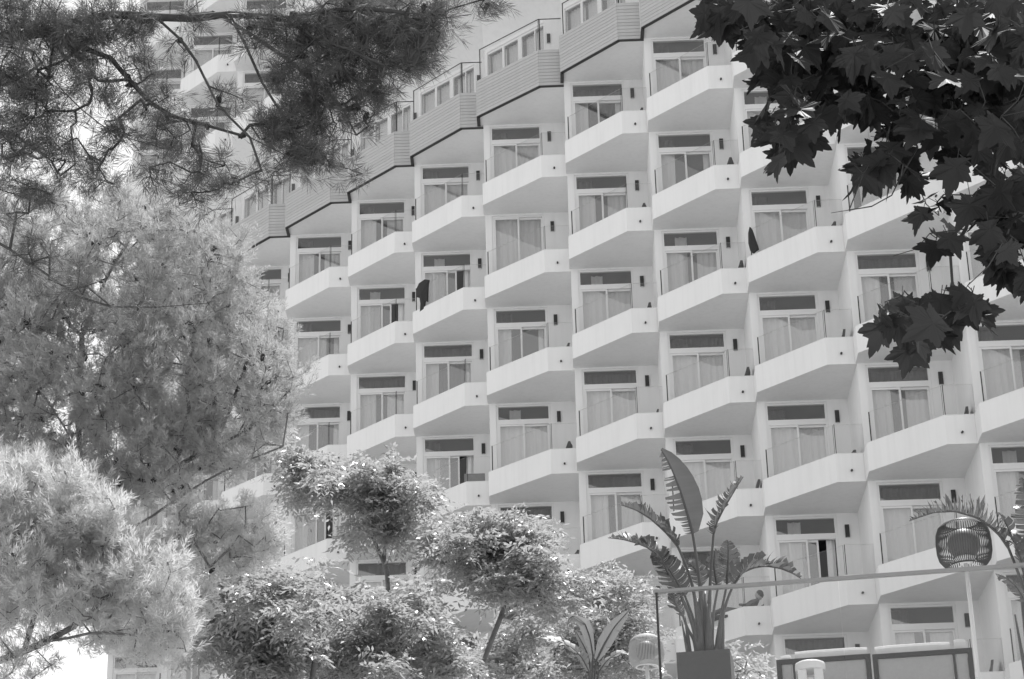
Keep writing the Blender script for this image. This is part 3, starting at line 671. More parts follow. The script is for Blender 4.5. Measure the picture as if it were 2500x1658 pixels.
# ---- plane tree (top right): single large leaves
def plane_leaf_mesh(seed):
    r = np.random.default_rng(seed); out = [(0, 0)]
    lobes = [(-118, .55), (-62, .86), (0, 1.0), (62, .86), (118, .55)]
    pts = []
    for k, (a, L) in enumerate(lobes):
        L *= .92+.16*r.random(); a += r.normal(0, 4)
        for da, f in ((-26, .68), (-17, .80), (-13, .74), (-6, .93), (0, 1.06), (7, .92), (13, .75), (18, .80), (25, .66)):
            t = math.radians(a+da*(.9 if abs(a) < 100 else .75)); pts.append((math.sin(t)*L*f, math.cos(t)*L*f))
        if k < 4:
            t = math.radians((lobes[k][0]+lobes[k+1][0])/2); pts.append((math.sin(t)*.56, math.cos(t)*.56))
    s = .118; m = MB(); cx = m.vert((0, .0, 0)); ids = []
    fold = .25+.2*r.random(); curl = .35*r.random()
    for x, y in pts:
        rr = math.hypot(x, y); z = fold*abs(x)*.5-curl*rr*rr*.5+.06*math.sin(5*x+3*y+seed)
        ids.append(m.vert((x*s, y*s, z*s)))
    for a, b in zip(ids[:-1], ids[1:]): m.f.append((cx, b, a)); m.m.append(0)
    m.f.append((cx, ids[0], ids[-1])); m.m.append(0)
    i = m.vert((.003, 0, .0)); m2 = [m.vert(q) for q in ((-.002, 0, 0), (.002, 0, 0), (.002, -.07, .012), (-.002, -.07, .012))]
    m.f.append(tuple(m2)); m.m.append(0)
    return m.mesh('leaf', M['plane_leaf'])
def plane_tree():
    base = (4.6, 10.2, gz(4.6, 10.2)); root = empty('plane_tree', base); tag(root, 'plane tree with dark lobed leaves hanging over the upper right balconies', 'tree')
    sk = Skel(); tb = np.array(base); top = at(2760, -250, 9.8)
    sk.limb([tb-np.array([0, 0, .3]), tb+np.array([.1, 0, 3]), tb*.2+top*.8, top], seg=.5); n0 = len(sk.P)
    LM = [[(2760, -200, 9.7), (2600, -120, 9.5), (2420, -60, 9.3), (2200, -20, 9.1), (1980, 20, 9), (1820, 40, 8.9)],
          [(2600, -120, 9.5), (2540, 60, 9.2), (2450, 200, 9), (2435, 351, 9), (2424, 428, 9), (2407, 483, 9), (2374, 510, 9), (2358, 559, 8.95), (2320, 620, 8.9), (2325, 691, 8.9), (2320, 724, 8.9), (2260, 770, 8.9)],
          [(2420, -60, 9.3), (2370, 100, 9.1), (2352, 307, 9), (2363, 450, 9), (2374, 510, 9)],
          [(2200, -20, 9.1), (2190, 120, 9), (2200, 250, 9), (2240, 360, 8.95), (2200, 430, 8.9), (2177, 477, 8.9), (2128, 504, 8.9), (2073, 513, 8.85), (2029, 520, 8.85)],
          [(1980, 20, 9), (1950, 130, 8.9), (1930, 250, 8.9), (1935, 350, 8.9)], [(2424, 428, 9), (2470, 520, 8.9), (2450, 620, 8.9)],
          [(2358, 559, 8.95), (2270, 570, 8.9), (2237, 608, 8.9), (2180, 625, 8.85)]]
    for pts in LM:
        W = [at(*p) for p in pts]; sk.limb(W, sk.nearest(W[0]), seg=.12, wob=.006)
    dense = [(1790, 40, 70, 14), (1860, 70, 80, 18), (1760, 30, 45, 7), (1950, 60, 90, 22), (2050, 70, 90, 22), (2150, 60, 95, 24), (2250, 80, 100, 28), (2350, 80, 100, 28), (2450, 80, 100, 26), (1900, 160, 75, 16), (1990, 170, 80, 14),
             (2080, 190, 80, 18), (2170, 210, 80, 18), (2270, 200, 85, 20), (2370, 200, 85, 20), (2460, 200, 85, 18), (1910, 240, 55, 10), (1940, 310, 52, 10), (1925, 365, 38, 6), (2080, 270, 45, 7), (2170, 280, 40, 6), (2280, 290, 50, 9),
             (2370, 300, 45, 8), (2450, 280, 60, 11), (2150, 395, 48, 9), (2110, 425, 35, 5), (2205, 440, 32, 4), (2340, 400, 35, 5), (2400, 380, 35, 5), (2430, 520, 58, 11), (2470, 470, 50, 9), (2430, 600, 55, 10), (2485, 560, 45, 8),
             (2455, 660, 32, 4), (2290, 530, 32, 4), (2285, 590, 24, 2), (2200, 775, 42, 7), (2265, 800, 48, 8), (2320, 765, 45, 7), (2370, 755, 36, 5), (2160, 780, 24, 3), (2240, 850, 24, 3), (2500, 700, 40, 4), (2490, 330, 50, 7), (2030, 120, 60, 8), (2300, 130, 90, 16), (2440, 130, 90, 16), (2200, 130, 80, 14)]
    T = []; 
    for px, py, r, n in dense:
        Yc = 9+rng.normal(0, .1); R = r*mpp(Yc)
        for _ in range(int(n*1.3+.5)):
            a = rng.random()*6.28; q = math.sqrt(rng.random()); T.append(at(px+r*q*math.cos(a), py+r*q*math.sin(a)-28, Yc+rng.normal(0, .22)))
    T = np.array(T); tips = sk.grow(T, seg=.12, sag=-.1); r = sk.radii(.0016, .42, .16)
    o = link('trunk_and_branches', sk.mesh('branches', M['plane_bark'], r, 4), root); o.location = tuple(-tb)
    var = [plane_leaf_mesh(k) for k in range(6)]; VV = [np.array([v.co[:] for v in m.vertices]) for m in var]; FF = [[tuple(p.vertices) for p in m.polygons] for m in var]
    inst = []
    for t in tips:
        p = sk.P[t]; tipd = np.array([rng.normal(0, .45), rng.normal(0, .35), -1.0+.35*rng.random()])
        nrm = np.array([rng.normal(0, .55), -.75+rng.normal(0, .35), .45+rng.normal(0, .35)])
        y = unit(tipd); z = unit(nrm-y*(nrm@y)); x = np.cross(y, z); s = .72+.5*rng.random()
        mt = np.eye(4); mt[:3, 0] = x*s; mt[:3, 1] = y*s; mt[:3, 2] = z*s; mt[:3, 3] = p+y*.05*s
        q = proj(p); vis = (0 < q[0] < 2500 and -20 < q[1] < 1658); front = -p[1]
        inst.append((0 if vis else 1, q[0]*0-p[1]*0+((q[1] < 240) & (q[0] > 1950)), p[1], rng.integers(0, 6), mt))
    inst.sort(key=lambda a: (a[0], a[1], a[2]))
    for k, (_, _, _, v, mt) in enumerate(inst[:296]):
        o = bpy.data.objects.new('leaf', var[v]); COL.objects.link(o); o.parent = root
        m4 = Matrix(mt.tolist()); m4.translation -= Vector(base); o.matrix_local = m4
    m = MB()
    for _, _, _, v, mt in inst[296:]:
        i0 = len(m.v); q = VV[v]@mt[:3, :3].T+mt[:3, 3]-tb; m.v += [tuple(a) for a in q]
        for f in FF[v]: m.f.append(tuple(i0+a for a in f)); m.m.append(0)
    if m.v: o = m.build('foliage', M['plane_leaf'], root); o['kind'] = 'stuff'
plane_tree()
# ------------------------------------------------------------------ broad torn leaves (bird of paradise)
def interp(P, n):
    P = np.array(P, float); d = np.r_[0, np.cumsum(np.linalg.norm(np.diff(P, axis=0), axis=1))]; t = np.linspace(0, d[-1], n)
    Q = np.stack([np.interp(t, d, P[:, k]) for k in range(3)], 1)
    for _ in range(3): Q[1:-1] = (Q[:-2]+2*Q[1:-1]+Q[2:])/4
    return Q
def torn_leaf(root, base, rib, N, half, fold=.3, tear=.8, droop=.3, sides=(1, 1), strips=22, stalk=None, sr=.011, matn='strel', seed=0, sweep=.55, gap=.18, join=None):
    """rib: world points along the midrib from the blade's foot to its tip; N: the way the blade faces"""
    r = np.random.default_rng(seed); tb = np.array(base, float); K = strips*2+1; C = interp(rib, K); T = unit(np.gradient(C, axis=0)); N = unit(np.array(N, float))
    m = MB()
    for sd, on in ((1, sides[0]), (-1, sides[1])):
        if not on: continue
        i = 0
        while i < K-2:
            w = int(r.integers(1, 4)) if tear > .3 else int(r.integers(4, 9)); j = min(i+w, K-1)
            f0, f1 = i/(K-1), j/(K-1); dr = droop*(r.random()*1.4 if r.random() < tear else .4); tw = r.normal(0, .30*tear); ln = 1-.35*tear*r.random()
            if tear < .2: dr, tw, ln = droop*.6, 0.0, 1.0
            elif r.random() < .06*tear: i = j; continue
            prevrow = None
            for q in range(5):
                x = q/4; row = []
                for f, side_ in ((f0, 0), (f1, 1)):
                    k = f*(K-1); k0 = int(min(k, K-1)); c = C[k0]; t = T[k0]; S = unit(np.cross(t, N))*sd; n = np.cross(S, t)*sd
                    if n@N < 0: n = -n
                    prof = (math.sin(math.pi*min(1, .06+.94*f**.8))**.62)*on
                    W = half*max(.12, prof)*ln
                    shrink = gap*tear*x*(1 if side_ == 0 else -1)*(f1-f0)*np.linalg.norm(C[-1]-C[0])
                    p = c+S*W*x*math.cos(fold)+n*W*(x*math.sin(fold)-dr*x*x)+t*(W*sweep*x*x*.7+shrink)+n*(tw*W*.35*x*(1 if side_ else -1))
                    row.append(m.vert(p-tb))
                if prevrow is not None: m.f.append((prevrow[0], prevrow[1], row[1], row[0])); m.m.append(0)
                prevrow = row
            i = j
    if join is not None:                                       # second half of the same leaf
        import bmesh
        bm = bmesh.new(); bm.from_mesh(join.data); bm.from_mesh(m.mesh('half', M[matn], True)); bm.to_mesh(join.data); bm.free(); return join
    lf = m.build('leaf', M[matn], root, True)
    if tear < .2:
        import bmesh
        bm = bmesh.new(); bm.from_mesh(lf.data); bmesh.ops.remove_doubles(bm, verts=bm.verts, dist=.0015); bm.to_mesh(lf.data); bm.free()
    m = MB(); pts = list(C); rad = list(np.linspace(sr, sr*.3, K))
    if stalk is not None:
        st = interp(list(stalk)+[rib[0]], 14); pts = list(st[:-1])+pts; rad = list(np.linspace(sr*1.9, sr, 13))+rad
    m.tube([p-tb for p in pts], rad, 6); m.build('stalk', M['stalk'], root, True)
    return lf
def PX(pts, Y): return [at(p[0], p[1], p[2] if len(p) > 2 else Y) for p in pts]
def potted_plant():
    Y = 18.75; px0 = at(1722, 1606, Y); base = np.array([px0[0], Y, TZ])
    # planter
    w = 128*mpp(Y, 1606)/2*1.0; h = px0[2]-TZ; ang = math.atan2(rdir[1], rdir[0])
    pl = empty('planter', base, ang); tag(pl, 'dark square planter box holding the tall torn-leaved plant on the terrace', 'planter')
    m = MB(); t = .025; m.box(-w, w, -w, w, 0, .03)
    m.box(-w, w, -w, -w+t, .03, h); m.box(-w, w, w-t, w, .03, h); m.box(-w, -w+t, -w+t, w-t, .03, h); m.box(w-t, w, -w+t, w-t, .03, h); m.build('box', M['planter'], pl)
    m = MB(); m.box(-w+t, w-t, -w+t, w-t, .03, h-.05); m.build('soil', M['soil'], pl)
    b = base+np.array([0, 0, h-.06]); rt = empty('bird_of_paradise_plant', b); tag(rt, 'tall bird of paradise plant with torn fan of leaves in the dark planter', 'plant')
    cam = np.array([0, -1.0, .15]); up = np.array([0, -.25, 1.0])
    def foot(px, py=1560): return [b+np.array([(px-1722)*mpp(Y)*.6, rng.normal(0, .03), 0]), at(px, py, Y)]
    half = torn_leaf(rt, b, PX([(1691, 1303), (1678, 1255), (1663, 1205), (1646, 1160), (1629, 1122), (1613, 1097)], Y-.05), cam+np.array([-.25, 0, 0]), .165, .12, .12, .25, sides=(1, 0), strips=20, gap=.0, stalk=foot(1716)+PX([(1711, 1450), (1702, 1370)], Y), seed=1, sweep=.25, sr=.012)
    torn_leaf(rt, b, PX([(1691, 1303), (1678, 1255), (1663, 1205), (1646, 1160), (1629, 1122), (1613, 1097)], Y-.05), cam+np.array([-.25, 0, 0]), .15, .12, .9, .25, sides=(0, 1), strips=20, gap=.35, join=half, seed=11, sweep=.25, sr=.012)
    torn_leaf(rt, b, PX([(1742, 1305), (1750, 1275), (1768, 1240), (1788, 1207), (1803, 1182), (1815, 1164)], Y+.05), np.array([-.75, -.35, .55]), .19, .6, 1.0, .25, strips=20, stalk=foot(1730)+PX([(1733, 1450), (1735, 1390)], Y), seed=2)
    torn_leaf(rt, b, PX([(1655, 1335), (1636, 1311), (1616, 1291), (1587, 1266), (1554, 1246), (1512, 1231)], Y-.2), up, .15, .85, 1.0, .15, strips=22, stalk=foot(1706)+PX([(1695, 1440), (1678, 1385)], Y-.1), seed=3)
    torn_leaf(rt, b, PX([(1628, 1392), (1608, 1358), (1582, 1337), (1552, 1325), (1520, 1317), (1484, 1313)], Y-.3), up+np.array([0, -.2, 0]), .18, .6, 1.0, .30, strips=24, stalk=foot(1700)+PX([(1680, 1490), (1650, 1430)], Y-.2), seed=4)
    torn_leaf(rt, b, PX([(1672, 1455), (1650, 1415), (1630, 1385), (1606, 1362), (1590, 1350)], Y-.25), cam+np.array([.3, 0, .3]), .16, .2, .45, .3, strips=14, stalk=foot(1704)+PX([(1690, 1500)], Y-.1), seed=5)
    torn_leaf(rt, b, PX([(1775, 1425), (1776, 1395), (1778, 1360), (1777, 1318)], Y+.1), cam, .115, .25, .6, .3, strips=14, stalk=foot(1752)+PX([(1760, 1500)], Y+.1), seed=6)
    torn_leaf(rt, b, PX([(1790, 1430), (1812, 1398), (1840, 1386), (1870, 1382), (1905, 1388), (1935, 1400), (1956, 1413)], Y-.1), up+np.array([0, -.4, 0]), .19, .75, .95, .2, strips=24, stalk=foot(1756)+PX([(1765, 1500), (1778, 1455)], Y), seed=7)
    torn_leaf(rt, b, PX([(1668, 1505), (1655, 1488), (1645, 1465), (1640, 1440)], Y-.2), cam+np.array([.5, 0, .6]), .11, .5, .5, .5, strips=9, stalk=foot(1695)+PX([(1680, 1540)], Y-.1), seed=8)
    torn_leaf(rt, b, PX([(1712, 1430), (1705, 1400), (1690, 1380), (1668, 1370)], Y+.25), cam+np.array([0, 0, .4]), .12, .2, .5, .4, strips=10, stalk=foot(1725)+PX([(1722, 1480)], Y+.2), seed=9)
    torn_leaf(rt, b, PX([(1752, 1440), (1745, 1400), (1742, 1375), (1746, 1340)], Y+.3), cam+np.array([.5, 0, 0]), .10, .3, .5, .4, strips=10, stalk=foot(1738)+PX([(1742, 1490)], Y+.2), seed=10)
    m = MB()                                                     # sheathing stalk bases
    for k, (x0, x1, y1, r0) in enumerate([(1712, 1703, 1462, .05), (1722, 1722, 1440, .055), (1732, 1728, 1475, .045), (1748, 1763, 1490, .03), (1690, 1672, 1505, .02), (1684, 1664, 1515, .015), (1758, 1766, 1478, .025)]):
        p0 = b+np.array([(x0-1722)*mpp(Y), .03*math.sin(k*2.1), 0])-b; p1 = at(x1, y1, Y+.05*math.sin(k*1.7))-b
        m.tube([p0, p0*.5+p1*.5+np.array([0, 0, .02]), p1], [r0, r0*.85, r0*.35], 8)
    m.build('stem', M['stalk'], rt, True)
potted_plant()
def right_plant():
    Y = 18.9; p = at(2540, 1640, Y); base = np.array([p[0], Y+.1, TZ]); rt = empty('bird_of_paradise_plant', base); tag(rt, 'bird of paradise plant with a leaf arching over the dark rope lantern', 'plant')
    cam = np.array([0, -1.0, .15]); up = np.array([0, -.2, 1.0])
    foot = [base, at(2535, 1560, Y)]
    torn_leaf(rt, base, PX([(2462, 1338), (2440, 1306), (2412, 1281), (2383, 1263), (2331, 1248), (2280, 1251), (2244, 1263), (2220, 1272)], Y-.15), up, .21, 1.0, 1.0, .1, strips=30, gap=.8, stalk=foot+PX([(2505, 1450), (2480, 1380)], Y), seed=21, sr=.013, sweep=.3)
    torn_leaf(rt, base, PX([(2500, 1395), (2486, 1350), (2468, 1305), (2452, 1270), (2440, 1252)], Y-.1), cam+np.array([.7, 0, .5]), .15, .6, .5, .5, strips=12, stalk=foot+PX([(2512, 1470)], Y), seed=22, sr=.016)
    torn_leaf(rt, base, PX([(2518, 1370), (2512, 1300), (2506, 1240), (2500, 1190), (2496, 1165)], Y), cam+np.array([-.4, 0, .2]), .17, .35, 1.0, .2, strips=22, stalk=foot+PX([(2522, 1460)], Y), seed=23, sweep=.2)
    torn_leaf(rt, base, PX([(2505, 1470), (2480, 1430), (2452, 1408), (2430, 1400)], Y-.2), up+np.array([.2, -.6, 0]), .10, .1, .4, .7, strips=10, stalk=foot+PX([(2520, 1520)], Y), seed=24)
    torn_leaf(rt, base, PX([(2530, 1450), (2550, 1380), (2580, 1320), (2620, 1280)], Y+.2), cam, .16, .3, .7, .3, strips=16, stalk=foot, seed=25)
    m = MB()
    for k, (x1, y1, r0) in enumerate([(2492, 1440, .035), (2512, 1420, .05), (2530, 1430, .05), (2478, 1500, .02)]):
        p1 = at(x1, y1, Y+.05*math.sin(k*2))-base; p0 = np.array([(x1-2525)*.0012, .02*k, 0]); m.tube([p0, (p0+p1)/2, p1], [r0*1.2, r0, r0*.4], 8)
    m.build('stem', M['stalk'], rt, True)
right_plant()
def back_plant():
    Y = 23.5; p = at(1440, 1650, Y); base = np.array([p[0], Y, gz(p[0], Y)]); rt = empty('broad_leaved_plant', base); tag(rt, 'pale broad-leaved plant among the leafy trees left of the railing end', 'plant')
    cam = np.array([0, -1.0, .1]); foot = [base, at(1440, 1680, Y)]
    torn_leaf(rt, base, PX([(1456, 1612), (1476, 1570), (1500, 1530), (1534, 1492)], Y), cam, .085, .2, .1, .2, strips=12, stalk=foot+PX([(1448, 1640)], Y), seed=31, matn='banana')
    torn_leaf(rt, base, PX([(1448, 1600), (1442, 1560), (1428, 1520), (1408, 1500), (1388, 1508), (1385, 1530)], Y-.1), cam+np.array([-.4, 0, 0]), .075, .5, .15, .3, strips=12, stalk=foot+PX([(1447, 1640)], Y), seed=32, matn='banana')
    torn_leaf(rt, base, PX([(1438, 1640), (1420, 1605), (1395, 1580), (1360, 1563), (1325, 1556), (1306, 1560)], Y-.2), np.array([0, -.6, 1]), .10, .4, .7, .5, strips=14, stalk=foot, seed=33, matn='banana')
    torn_leaf(rt, base, PX([(1440, 1620), (1432, 1590), (1416, 1560), (1405, 1540)], Y+.1), cam+np.array([.4, 0, .3]), .07, .3, .3, .3, strips=9, stalk=foot, seed=34, matn='banana')
    torn_leaf(rt, base, PX([(1462, 1640), (1485, 1610), (1515, 1592), (1545, 1600)], Y), np.array([0, -.7, 1]), .08, .4, .6, .5, strips=10, stalk=foot, seed=35, matn='banana')
back_plant()
# ------------------------------------------------------------------ terrace furniture
def spt(px, py, t):                                # pixel -> (s, z) on the upright plane t behind the rail
    r = ray(px, py); o = np.array([0, 0, EYE]); k = ((RAIL_A-o+rnor*t)@rnor)/(r@rnor); P = o+r*k; return float((P-RAIL_A)@rdir), float(P[2]), P
ANG = math.atan2(rdir[1], rdir[0])
def terrace_root(name, s, t, z=None):
    p = tpt(s, t); return empty(name, (p[0], p[1], TZ if z is None else z), ANG)
def railing():
    rt = terrace_root('glass_railing', 0, 0); tag(rt, 'frameless glass railing with a slim pale handrail along the terrace edge', 'railing'); H = RAIL_Z-TZ
    m = MB(); m.box(-.02, 5.6, -.028, .028, H-.024, H); m.build('handrail', M['rail'], rt)
    m = MB(); m.box(-.004, .012, -.02, .02, .0, H-.024); m.build('end_post', M['dark_strip'], rt)
    ss = [.014, 1.50, 2.98, 4.46, 5.58]
    for a, b in zip(ss[:-1], ss[1:]):
        m = MB(); a2, b2 = a+.004, b-.004; y = .006; z0, z1 = .0, H-.024
        m.face([(a2, -y, z0), (b2, -y, z0), (b2, -y, z1), (a2, -y, z1)], 0); m.face([(b2, y, z0), (a2, y, z0), (a2, y, z1), (b2, y, z1)], 0)
        m.face([(a2, y, z0), (a2, -y, z0), (a2, -y, z1), (a2, y, z1)], 1); m.face([(b2, -y, z0), (b2, y, z0), (b2, y, z1), (b2, -y, z1)], 1)
        m.build('glass_panel', [M['bal'], M['rail']], rt)
    m = MB(); m.box(-.01, 5.6, -.03, .03, .0, .06); m.build('base_channel', M['rail'], rt)
railing()
def lantern(name, label, px, py_top, py_bot, Yt, wpx, strandm, dome):
    c = at(px, (py_top+py_bot)/2, Yt); R = wpx*mpp(Yt, 1500)/2; zt, zb = at(px, py_top, Yt)[2], at(px, py_bot, Yt)[2]; h = zt-zb; g = TZ if c[0] > tpt(0, 0)[0] else gz(c[0], Yt)
    rt = empty(name, (c[0], Yt, g)); tag(rt, label, 'lantern'); z0 = zb-g
    prof = [(.62, 0), (.80, .05), (.93, .16), (.99, .32), (1.0, .55), (.97, .75), (.90, .88), (.76, .96), (.60, 1.0)]
    m = MB(); n = 70
    for k in range(n):
        w = 2*math.pi*k/n; m.tube([(R*a*math.cos(w), R*a*math.sin(w), z0+h*b) for a, b in prof], .0046, 4, caps=False)
    m.build('shade', M[strandm], rt)
    for a, b in ((.62, 0), (.60, 1.0)):
        m = MB(); m.tube([(R*a*math.cos(2*math.pi*q/40), R*a*math.sin(2*math.pi*q/40), z0+h*b) for q in range(41)], .008, 5, caps=False)
        m.build('ring', M['lampm'] if strandm == 'strand' else M['lampbase'], rt)
    m = MB(); m.lathe([(R*.06, z0+h*.16), (R*.35, z0+h*.2), (R*.55, z0+h*.36), (R*.6, z0+h*.55), (R*.5, z0+h*.74), (R*.25, z0+h*.84), (.001, z0+h*.87)], 20); m.build('diffuser', M['bulb'], rt, True)
    m = MB(); m.lathe([(.001, z0+h*.05), (R*.12, z0+h*.05), (R*.40, z0+h*.17), (R*.36, z0+h*.20), (.001, z0+h*.20)], 20)
    for k in range(4):
        w = math.pi/2*k+.4; m.tube([(0, 0, z0+h*.13), (R*.66*math.cos(w), R*.66*math.sin(w), z0+h*.01)], .008, 5)
    m.build('base_plate', M['lampbase'], rt)
    m = MB(); m.tube([(0, 0, .02), (0, 0, z0+h*.06)], .019, 10); m.lathe([(.001, .0), (.16, .0), (.16, .015), (.001, .02)], 20); m.build('pole', M['lampbase'], rt, True)
lantern('rope_lantern', 'dark rope lantern on a pale pole under the arching leaf', 2353, 1279, 1382, 19.0, 134, 'strand', 1)
lantern('rope_lantern', 'pale rope lantern standing among plants outside the railing end', 1578, 1556, 1628, 21.0, 84, 'strand2', 1)
def sofa(label, x0, x1, ytop0, ytop1, cus, flip):
    t = .55; s0, z0, _ = spt(x0, ytop0, t); s1, z1, _ = spt(x1, ytop1, t); W = s1-s0; H = (z0+z1)/2-TZ
    rt = terrace_root('lounge_sofa', s0, t); tag(rt, label, 'sofa')
    b = .04; m = MB(); m.box(0, b, -b/2, b/2, 0, H); m.box(W-b, W, -b/2, b/2, 0, H); m.box(b, W-b, -b/2, b/2, H-b, H); m.box(b, W-b, -b/2, b/2, .10, .10+b)
    dv = W*(.17 if not flip else .80); m.box(dv, dv+.02, -b/2+.002, b/2-.002, .10+b, H-b); m.build('back_frame', M['dark_strip'], rt)
    for a, c in ((b, dv), (dv+.02, W-b)):
        m = MB(); m.box(a+.004, c-.004, -.004, .008, .10+b, H-b-.001); m.build('sling', M['sling'], rt)
    for (a, c, e) in cus:
        m = MB(); a2, c2 = a*W+.012, c*W-.012; z1_ = H+e; K = 6
        prof = [(0.0, .30), (-.0, z1_-.03), (.012, z1_-.008), (.035, z1_), (.10, z1_-.01), (.135, z1_-.04), (.14, .30)]
        n = len(prof); cols = []
        for k in range(K+1):
            x = a2+(c2-a2)*k/K; q = .007*(1-abs(2*k/K-1)**6)-.007
            cols.append([m.vert((x, .03+y, z+(q if z > .4 else 0))) for y, z in prof])
        for k in range(K):
            for i in range(n-1): m.f.append((cols[k][i], cols[k+1][i], cols[k+1][i+1], cols[k][i+1])); m.m.append(0)
        m.f.append(tuple(reversed(cols[0]))); m.m.append(0); m.f.append(tuple(cols[-1])); m.m.append(0)
        m.build('back_cushion', M['cushion'], rt)
    m = MB(); m.box(.02, W-.02, .03, .75, .20, .24, 0); m.build('seat_frame', M['dark_strip'], rt)
    m = MB(); m.box(.03, W-.03, .18, .74, .242, .38, 0); m.build('seat_cushion', M['cushion'], rt)
    for x in (0, W-b):
        m = MB(); m.box(x, x+b, .70, .73, 0, .52); m.box(x, x+b, b/2+.002, .699, .49, .52); m.build('arm', M['dark_strip'], rt)
sofa('black-framed lounge sofa with its short cushion beside the planter', 1895, 2125, 1611, 1599, [(0.03, .17, .055), (.185, .985, .085)], False)
sofa('black-framed lounge sofa with its short cushion near the rope lantern pole', 2129, 2373, 1597, 1585, [(0.015, .80, .09), (.815, .96, .10)], True)
def white_lamp():
    t = .2; s, z, P = spt(1977, 1617, t); w = 36*mpp(18.2, 1600); H = z-TZ; rt = terrace_root('table_lantern', s, t); tag(rt, 'white rounded lantern with an open slot before the black sofa frame', 'lantern')
    m = MB(); n = 28; a = w; 
    prof = [(a*.98, H-.075), (a*1.0, H-.06), (a, H-.03), (a*.96, H-.012), (a*.8, H-.002), (.001, H)]; m.lathe(prof, n); m.lathe([(a*.98, H-.075), (a*.80, H-.078), (.001, H-.078)], n); m.build('cap', M['whitep'], rt, True)
    for k in range(4):
        q = math.pi/4+math.pi/2*k+.0; m = MB(); x, y = .76*a*math.cos(q), .76*a*math.sin(q); m.box(x-.035, x+.035, y-.02, y+.02, .02, H-.078); m.build('post', M['whitep'], rt)
    m = MB(); m.lathe([(.001, H-.20), (a*.55, H-.20), (a*.60, H-.185), (a*.58, H-.15), (a*.3, H-.13), (.001, H-.128)], n); m.build('tray', M['whitep'], rt, True)
    m = MB(); m.lathe([(.001, 0), (a, 0), (a, .02), (.001, .02)], n); m.build('base', M['whitep'], rt, True)
white_lamp()
# ------------------------------------------------------------------ things on the balconies
def balc_chair_meshes():
    m = MB(); m.box(-.26, .24, -.25, .25, .27, .32); ms = [('seat', m.mesh('seat', M['furn']))]
    m = MB(); K = 6
    prof = [(.22, .30), (.27, .45), (.32, .60), (.35, .74)]
    for a, b in zip(prof[:-1], prof[1:]):
        wa = .25-.10*max(0, (a[1]-.45)/.3)**2; wb = .25-.10*max(0, (b[1]-.45)/.3)**2
        P = [(a[0], -wa, a[1]), (a[0], wa, a[1]), (b[0], wb, b[1]), (b[0], -wb, b[1])]; Q = [(x+.05, y, z) for x, y, z in P]
        m.face(P[::-1]); m.face(Q); m.face([P[1], P[2], Q[2], Q[1]]); m.face([P[3], P[0], Q[0], Q[3]])
    a = prof[-1]; m.face([(a[0], -.15, a[1]), (a[0], .15, a[1]), (a[0]+.05, .15, a[1]), (a[0]+.05, -.15, a[1])]); ms.append(('backrest', m.mesh('backrest', M['furn'])))
    for x in (-.23, .2):
        for y in (-.21, .21):
            m = MB(); m.box(x-.02, x+.02, y-.02, y+.02, 0, .27); ms.append(('leg', m.mesh('leg', M['furn'])))
    return ms
CH = balc_chair_meshes()
for c, n in [(4, 0), (4, 1), (3, 2), (4, 2), (4, 3), (5, 2), (5, 3), (5, 4), (6, 2), (6, 3), (6, 4), (7, 4), (7, 3), (3, 3), (3, 4), (7, 6), (5, 1)]:
    r = random.Random(c*17+n); su, sv, uc, A, B = colgeo(c)
    P = bay_world(c, uc-.50-.12*r.random(), 1.75, -3*n+ZF)
    e = empty('balcony_chair', P, TH+r.uniform(-.25, .25)); s = 1.05+.16*r.random(); e.scale = (s, s, s)
    where = {3: 'one column from towel towards parasol', 4: 'midway between towel and parasol columns', 5: 'one column short of the parasol', 6: 'in the column of the parasol', 7: 'one column beyond the parasol'}[c]
    tag(e, 'dark chair, %s white balcony below the timber, %s' % (['first', 'second', 'third', 'fourth', 'fifth', 'sixth', 'seventh'][n], where), 'chair', 'dark chairs on the balconies')
    for nm, me in CH: link(nm, me, e)
def balc_sofa():
    su, sv, uc, A, B = colgeo(2); P = bay_world(2, uc-.45, 1.8, -9+ZF); e = empty('outdoor_armchair', P, TH); tag(e, 'grey padded armchair seen as a block above a parapet behind the forked tree', 'chair')
    m = MB(); m.box(-.36, .30, -.30, .30, .12, .36); m.build('seat_cushion', M['furn2'], e)
    m = MB(); m.box(-.30, .28, -.42, -.30, .36, .78); m.box(-.26, .24, -.435, -.42, .42, .74); m.build('back_cushion', M['furn2'], e)
    for x in (-.33, .27):
        for y in (-.28, .28):
            m = MB(); m.box(x-.02, x+.02, y-.02, y+.02, 0, .12); m.build('leg', M['furn'], e)
balc_sofa()
def sheet(name, label, cat, c, zoff, outline, off, thick, mt):
    su, sv, uc, A, B = colgeo(c); A = np.array(A); d = unit(np.array(B)-A); nn = np.array([-d[1], d[0]])
    if nn[1] < 0: nn = -nn
    w2 = lambda q: E1*q[0]+O1*q[1]; n3 = np.array([*w2(nn), 0]); d3 = np.array([*w2(d), 0]); p0 = bay_world(c, *(A+nn*off), zoff)
    o = np.array([0, 0, EYE]); W = []
    for px, py in outline:
        r = ray(px, py); W.append(o+r*(((p0-o)@n3)/(r@n3)))
    W = np.array(W); b = np.array([W[:, 0].mean(), W[:, 1].mean(), W[:, 2].min()]); cen = W.mean(0)
    m = MB(); n = len(W); f = [m.vert(p-b) for p in W]; k = [m.vert(p-b-n3*thick) for p in W]
    fc = m.vert(cen-b+n3*thick*1.2); kc = m.vert(cen-b-n3*thick)
    for i in range(n):
        j = (i+1) % n; m.f += [(fc, f[i], f[j]), (kc, k[j], k[i]), (f[i], k[i], k[j], f[j])]; m.m += [0, 0, 0]
    ob = m.build(name, M[mt], loc=tuple(b)); tag(ob, label, cat)
z4 = lambda L: [(950+x*.1594, 550+y*.1594) for x, y in L]
